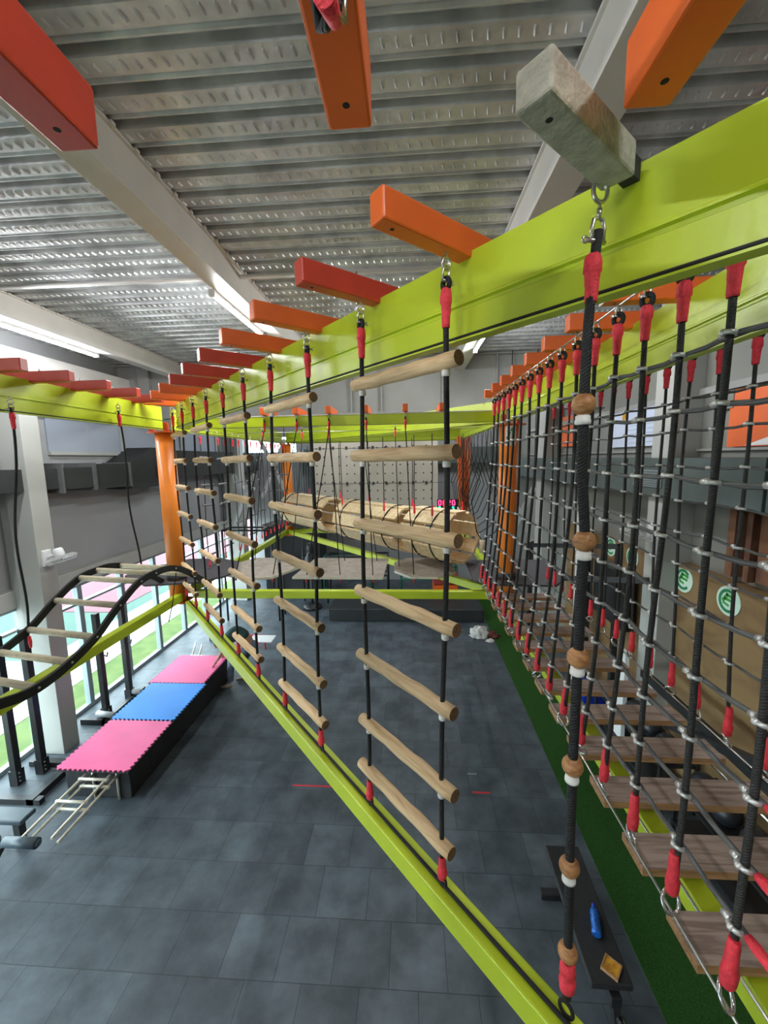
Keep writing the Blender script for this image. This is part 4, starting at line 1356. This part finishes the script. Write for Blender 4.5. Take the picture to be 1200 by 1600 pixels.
o = thing('weight_bench', (-4.6, 3.7, 0), 'black weight bench with padded rollers at the far left', 'bench')
MB().box((-5.3, 3.82, .36), (-4.52, 4.02, .42)).build('seat_pad', PADB, o, bev=.015)
MB().tube([(-4.85, 3.60, .40), (-4.58, 3.60, .40)], .055, 16).build('roller_pad', PADB, o)
MB().tube([(-4.48, 3.60, .40), (-4.10, 3.60, .40)], .055, 16).tube([(-4.1, 3.6, .40), (-4.08, 3.6, .40)], .035, 12).build('roller_pad', PADB, o)
MB().bar((-4.52, 3.64, .38), (-4.45, 3.1, .05), .05, .06).build('arm', BLACK, o)
MB().box((-4.62, 3.02, 0), (-4.18, 3.14, .10)).build('foot', PADB, o, bev=.012)
MB().box((-5.2, 3.88, 0), (-5.1, 3.96, .36)).build('leg', BLACK, o)
MB().box((-4.7, 3.88, 0), (-4.62, 3.96, .36)).build('leg', BLACK, o)

# person bending over by the farthest mat
def skin_body(name, joints, edges, m, parent, sub=2):
    me = bpy.data.meshes.new(name)
    base = Vector(parent['_o'])
    me.from_pydata([Vector(j[:3]) - base for j in joints], edges, [])
    ob = bpy.data.objects.new(name, me)
    col.objects.link(ob)
    ob.parent = parent
    md = ob.modifiers.new('skin', 'SKIN')
    md.use_smooth_shade = True
    for i, j in enumerate(joints):
        sv = me.skin_vertices[0].data[i]
        sv.radius = (j[3], j[4] if len(j) > 4 else j[3])
        sv.use_root = (i == 0)
    s = ob.modifiers.new('sub', 'SUBSURF')
    s.levels = s.render_levels = sub
    me.materials.append(m)
    return ob
px, py = -3.27, 7.35
o = thing('person', (px, py, 0), 'person in dark green shirt and grey jeans bending down beside the pink mat', 'person')
J = [(px + .02, py, .93, .14, .12),            # pelvis
     (px - .08, py, 1.06, .135, .15),
     (px - .22, py - .01, 1.12, .14, .17),
     (px - .36, py - .02, 1.06, .10, .13),
     (px - .44, py - .03, 1.01, .052),
     (px - .49, py - .03, .96, .075),
     (px - .56, py - .03, .89, .088),
     (px - .36, py - .17, 1.02, .06),
     (px - .42, py - .20, .80, .042),
     (px - .54, py - .20, .62, .030),
     (px - .36, py + .15, 1.02, .06),
     (px - .42, py + .19, .80, .042),
     (px - .54, py + .2, .62, .030),
     (px, py - .11, .82, .095),
     (px - .30, py - .12, .50, .062),
     (px - .32, py - .12, .12, .042),
     (px + .05, py + .12, .82, .095),
     (px - .14, py + .15, .48, .062),
     (px - .12, py + .16, .12, .042),
     ]
E_ = [(0, 1), (1, 2), (2, 3), (3, 4), (4, 5), (5, 6), (3, 7), (7, 8), (8, 9), (3, 10), (10, 11), (11, 12), (0, 13), (13, 14), (14, 15), (0, 16), (16, 17), (17, 18)]
skin_body('body', J, E_, SKIN, o)
def hand(w_, side, nm):
    w_ = Vector(w_)
    j = [(*w_, .026, .018), (*(w_ + Vector((-.05, 0, -.06))), .036, .016)]
    e = [(0, 1)]
    for k in range(4):
        b = w_ + Vector((-.06, (k - 1.5) * .019, -.08))
        L = (.03, .034, .032, .025)[k]
        i = len(j)
        j += [(*b, .0105), (*(b + Vector((-.02, 0, -L))), .009), (*(b + Vector((-.01, 0, -L - .03))), .008)]
        e += [(1, i), (i, i + 1), (i + 1, i + 2)]
    i = len(j)
    j += [(*(w_ + Vector((-.02, .035 * side, -.05))), .012), (*(w_ + Vector((-.03, .055 * side, -.08))), .0095)]
    e += [(1, i), (i, i + 1)]
    return skin_body(nm, j, e, SKIN, o, 1)
hand((px - .54, py - .20, .62), 1, 'hand')
hand((px - .54, py + .20, .62), -1, 'hand')
Js = [(px + .0, py, .98, .15, .135), (px - .08, py, 1.07, .15, .165), (px - .22, py - .01, 1.13, .155, .185), (px - .34, py - .02, 1.08, .115, .15), (px - .39, py - .02, 1.05, .07),
      (px - .36, py - .17, 1.02, .072), (px - .41, py - .2, .86, .06), (px - .36, py + .15, 1.02, .072), (px - .41, py + .18, .86, .06)]
skin_body('shirt', Js, [(0, 1), (1, 2), (2, 3), (3, 4), (3, 5), (5, 6), (3, 7), (7, 8)], DKG, o)
Jp = [(px + .04, py, .92, .155, .13), (px, py - .11, .82, .11), (px - .30, py - .12, .50, .078), (px - .32, py - .12, .13, .058), (px + .05, py + .12, .82, .11), (px - .14, py + .15, .48, .076), (px - .12, py + .16, .13, .058)]
skin_body('jeans', Jp, [(0, 1), (1, 2), (2, 3), (0, 4), (4, 5), (5, 6)], JEANS, o)
for fx, fy in ((px - .32, py - .12), (px - .12, py + .16)):
    skin_body('shoe', [(fx + .02, fy, .075, .042, .05), (fx - .06, fy, .05, .038, .045), (fx - .17, fy - .01, .04, .036, .034), (fx - .22, fy - .01, .035, .025, .025)], [(0, 1), (1, 2), (2, 3)], SHOE, o)
MB().ball((px - .55, py - .03, .925), .098, 0, 20).build('hair', HAIR, o)
MB().ball((px - .645, py - .03, .855), .018, 0, 8).ball((px - .57, py - .125, .88), .02, 0, 8).ball((px - .57, py + .065, .88), .02, 0, 8).build('face', SKIN, o)

# things on the floor beyond
o = thing('red_stand', (-3.9, 8.6, 0), 'small red and white low stand by the person', 'stand')
for a, b in (((-4.1, 8.3, .35), (-3.5, 8.3, .35)), ((-4.1, 8.9, .35), (-3.5, 8.9, .35)), ((-4.1, 8.3, .35), (-4.1, 8.9, .35)), ((-3.5, 8.3, .35), (-3.5, 8.9, .35))):
    MB().tube([a, b], .018, 8).build('rail', RED, o)
for x in (-4.1, -3.5):
    for y in (8.3, 8.9):
        MB().tube([(x, y, 0), (x, y, .35)], .018, 8).build('leg', RED, o)
MB().box((-3.75, 8.5, .36), (-3.2, 8.85, .38)).build('white_board', WHITE, o)
o = thing('push_up_bar', (-4.7, 9.4, 0), 'two low grey black blocks on the floor near the far windows', 'block')
MB().box((-5.1, 9.3, 0), (-4.75, 9.42, .1)).build('pad', PADB, o, bev=.01)
MB().box((-4.85, 9.05, 0), (-4.5, 9.17, .1)).build('pad', PADB, o, bev=.01)
# crumpled white clothes
def crumple(c, rx, ry, rz, m, name, parent, seed=1):
    random.seed(seed)
    bm = bmesh.new()
    bmesh.ops.create_icosphere(bm, subdivisions=4, radius=1)
    from mathutils import noise
    for v in bm.verts:
        k = 1 + .45 * noise.noise(v.co * 2.2 + Vector((seed, 0, 0))) + .2 * noise.noise(v.co * 6)
        v.co = Vector((v.co.x * rx * k, v.co.y * ry * k, max(-.0, v.co.z * rz * k)))
    for f in bm.faces:
        f.smooth = True
    me = bpy.data.meshes.new(name)
    bm.to_mesh(me)
    bm.free()
    me.materials.append(m)
    ob = bpy.data.objects.new(name, me)
    col.objects.link(ob)
    ob.parent = parent
    ob.location = Vector(c) - Vector(parent['_o'])
    return ob
o = thing('clothes_pile', (1.78, 9.75, 0), 'crumpled white clothes lying on the floor by the turf', 'clothes')
crumple((1.74, 9.78, 0), .24, .22, .22, CLOTH, 'white_shirt', o, 3)
crumple((2.05, 9.7, .01), .17, .14, .12, mat('dark_red_cloth', (.12, .03, .02), .9), 'red_brown_cloth', o, 8)
crumple((1.95, 9.45, .0), .1, .07, .05, CLOTH, 'white_sock', o, 12)
TAPER = mat('red_tape', (.65, .03, .05), .6)
TAPEW = mat('worn_white_mark', (.3, .32, .34), .7)
for x0, x1, y, lb, m in ((-1.67, -1.1, 4.93, 'long red tape mark on the rubber floor, behind the lower beam', TAPER), (.81, 1.05, 4.915, 'short red tape mark on the rubber floor, right of the ladder', TAPER), (.79, .92, 5.235, 'small pale mark on the floor above the short red tape', TAPEW)):
    tag(MB().box((x0, y - .012, 0), (x1, y + .012, .002)).build('tape_mark', m), lb, 'tape')

# ================================================================== FAR END
def climbing():
    mb = MB()
    x0, x1, z0, z1, y = -3.36, .96, 2.35, 5.08, 13.6
    mb.box((x0, y, z0), (x1, y + .08, z1))
    for r in range(9):
        for c in range(16):
            x = x0 + .2 + c * .26
            z = z0 + .2 + r * .29
            mb.lathe((x, y + .001, z), [(.028, 0), (.028, .006)], 6, 1, (0, -1, 0))
    for z in (3.66, 4.86):
        mb.box((x0, y - .004, z), (x1 + .6, y, z + .014), 1)
    for c in range(9):
        for z in (3.62, 4.83):
            mb.box((x0 + .3 + c * .45, y - .03, z), (x0 + .37 + c * .45, y, z + .1), 1)
    return mb
o = climbing().build('climbing_wall', [CLIMB, mat('bolt_hole_dark', (.05, .045, .04), .7)])
tag(o, 'pale plywood climbing wall panel with rows of bolt holes, far back', 'climbing wall')
CORR = mat('grey_corrugated', (.33, .35, .37), .5, metal=.2, var=.05)
mb = MB()
for k in range(26):
    mb.box((-4.9 + k * .09, YF - .06, .0), (-4.86 + k * .09, YF, 4.6))
struct('trim_17', mb, CORR)
o = thing('score_display', (1.2, 13.3, 2.9), 'small lit display with red and green figures near the far wall', 'display')
MB().box((.92, 13.3, 2.74), (1.62, 13.36, 3.12)).build('case', BLACK, o)
LR_, LG_ = emit('red_led', (1, .02, .08), 5), emit('green_led', (.02, 1, .35), 3)
def seg(mb, x, z, s, dig):
    S = {'a': ((0, 2), (1, 2)), 'b': ((1, 2), (1, 1)), 'c': ((1, 1), (1, 0)), 'd': ((0, 0), (1, 0)), 'e': ((0, 0), (0, 1)), 'f': ((0, 1), (0, 2)), 'g': ((0, 1), (1, 1))}
    for q in dig:
        (a, b), (c, d) = S[q]
        mb.bar((x + a * s, 13.295, z + b * s), (x + c * s, 13.295, z + d * s), s * .35, .006, up=(0, 1, 0))
for k, dg in enumerate(('abcdef', 'abcdefg', 'abged', 'abcdef')):
    m1 = MB()
    seg(m1, .97 + .15 * k, 2.93, .075, dg)
    m1.build('red_figure', LR_, o)
for k, dg in enumerate(('abcdefg', 'abged', 'abcdef', 'fgbc')):
    m2 = MB()
    seg(m2, .97 + .15 * k, 2.78, .05, dg)
    m2.build('green_figure', LG_, o)
MB().box((1.2, 13.36, 2.8), (1.3, 14.46, 2.9)).build('wall_arm', BLACK, o)

def frame_machine(x, y, w_, h, m, label, nm='weight_rig'):
    o = thing(nm, (x, y, 0), label, 'gym rig')
    for dx in (0, w_):
        for dy in (0, .5):
            MB().tube([(x + dx, y + dy, 0), (x + dx, y + dy, h)], .03, 8).build('post', m, o)
    for z in (h, h * .6):
        MB().tube([(x, y, z), (x + w_, y, z)], .03, 8).build('crossbar', m, o)
        MB().tube([(x, y + .5, z), (x + w_, y + .5, z)], .03, 8).build('crossbar', m, o)
    for dx in (0, w_):
        MB().tube([(x + dx, y, h), (x + dx, y + .5, h)], .03, 8).build('crossbar', m, o)
    return o
frame_machine(-2.9, 12.9, 1.6, 1.25, GREENPAINT, 'low dark green steel frame on the far floor')
frame_machine(-2.6, 12.0, 1.9, 1.5, BLACK, 'low black steel frame on the far floor before the green one')
frame_machine(-.3, 12.6, 1.8, 1.0, GREENPAINT, 'dark green low frame right of the black one')
frame_machine(-5.2, 10.6, 1.5, 2.6, BLACK, 'tall black gym frame by the far left windows')
frame_machine(-4.4, 12.2, 1.0, 2.3, BLACK, 'tall black gym frame left of the far column')
o = tag(MB().box((-4.9, 12.9, 0), (-3.0, 13.9, 2.3)).build('dark_cabinet', BLKRUB, None, None, .01), 'large dark cabinet against the far left wall', 'cabinet')
tag(MB().box((-2.3, 10.6, 0), (2.0, 11.8, .35)).build('crash_mat', mat('black_mat_vinyl', (.025, .028, .03), .5), None, None, .02), 'long black crash mat on the far floor', 'crash mat')
o = thing('punch_dummy', (-3.0, 11.6, 0), 'dark punching dummy on a stand beyond the barrels', 'dummy')
MB().tube([(-3.0, 11.6, 0), (-3.0, 11.6, 1.1)], .03, 8).build('pole', BLACK, o)
MB().lathe((-3.0, 11.6, 1.1), [(.08, 0), (.16, .15), (.18, .45), (.1, .6), (.08, .66), (.11, .75), (.09, .9), (.03, .95)], 16).build('torso', BLACK, o)
MB().lathe((-3.0, 11.6, 0), [(.3, 0), (.26, .1), (.1, .16)], 20).build('base', BLACK, o)
for k, (z, m) in enumerate(((0, WHITE), (.32, ORANGE), (.64, mat('red_box_paint', (.35, .04, .03), .6)))):
    tag(MB().box((.7, 11.9, z), (1.45, 12.4, z + .30)).build('plyo_box', m, None, None, .01), ('white box at the bottom of the far stack', 'orange box in the middle of the far stack', 'dark red box on top of the far stack')[k], 'box', 'stacked boxes beyond the right platform')
# black mat area right side under the nets
tag(MB().box((3.0, -3, 0), (3.05, 9, .012)).build('floor_edge_strip', BLKRUB), 'thin black edging along the right side of the turf', 'edging')

# helper property is not part of the scene's description
for o in bpy.data.objects:
    if '_o' in o:
        del o['_o']
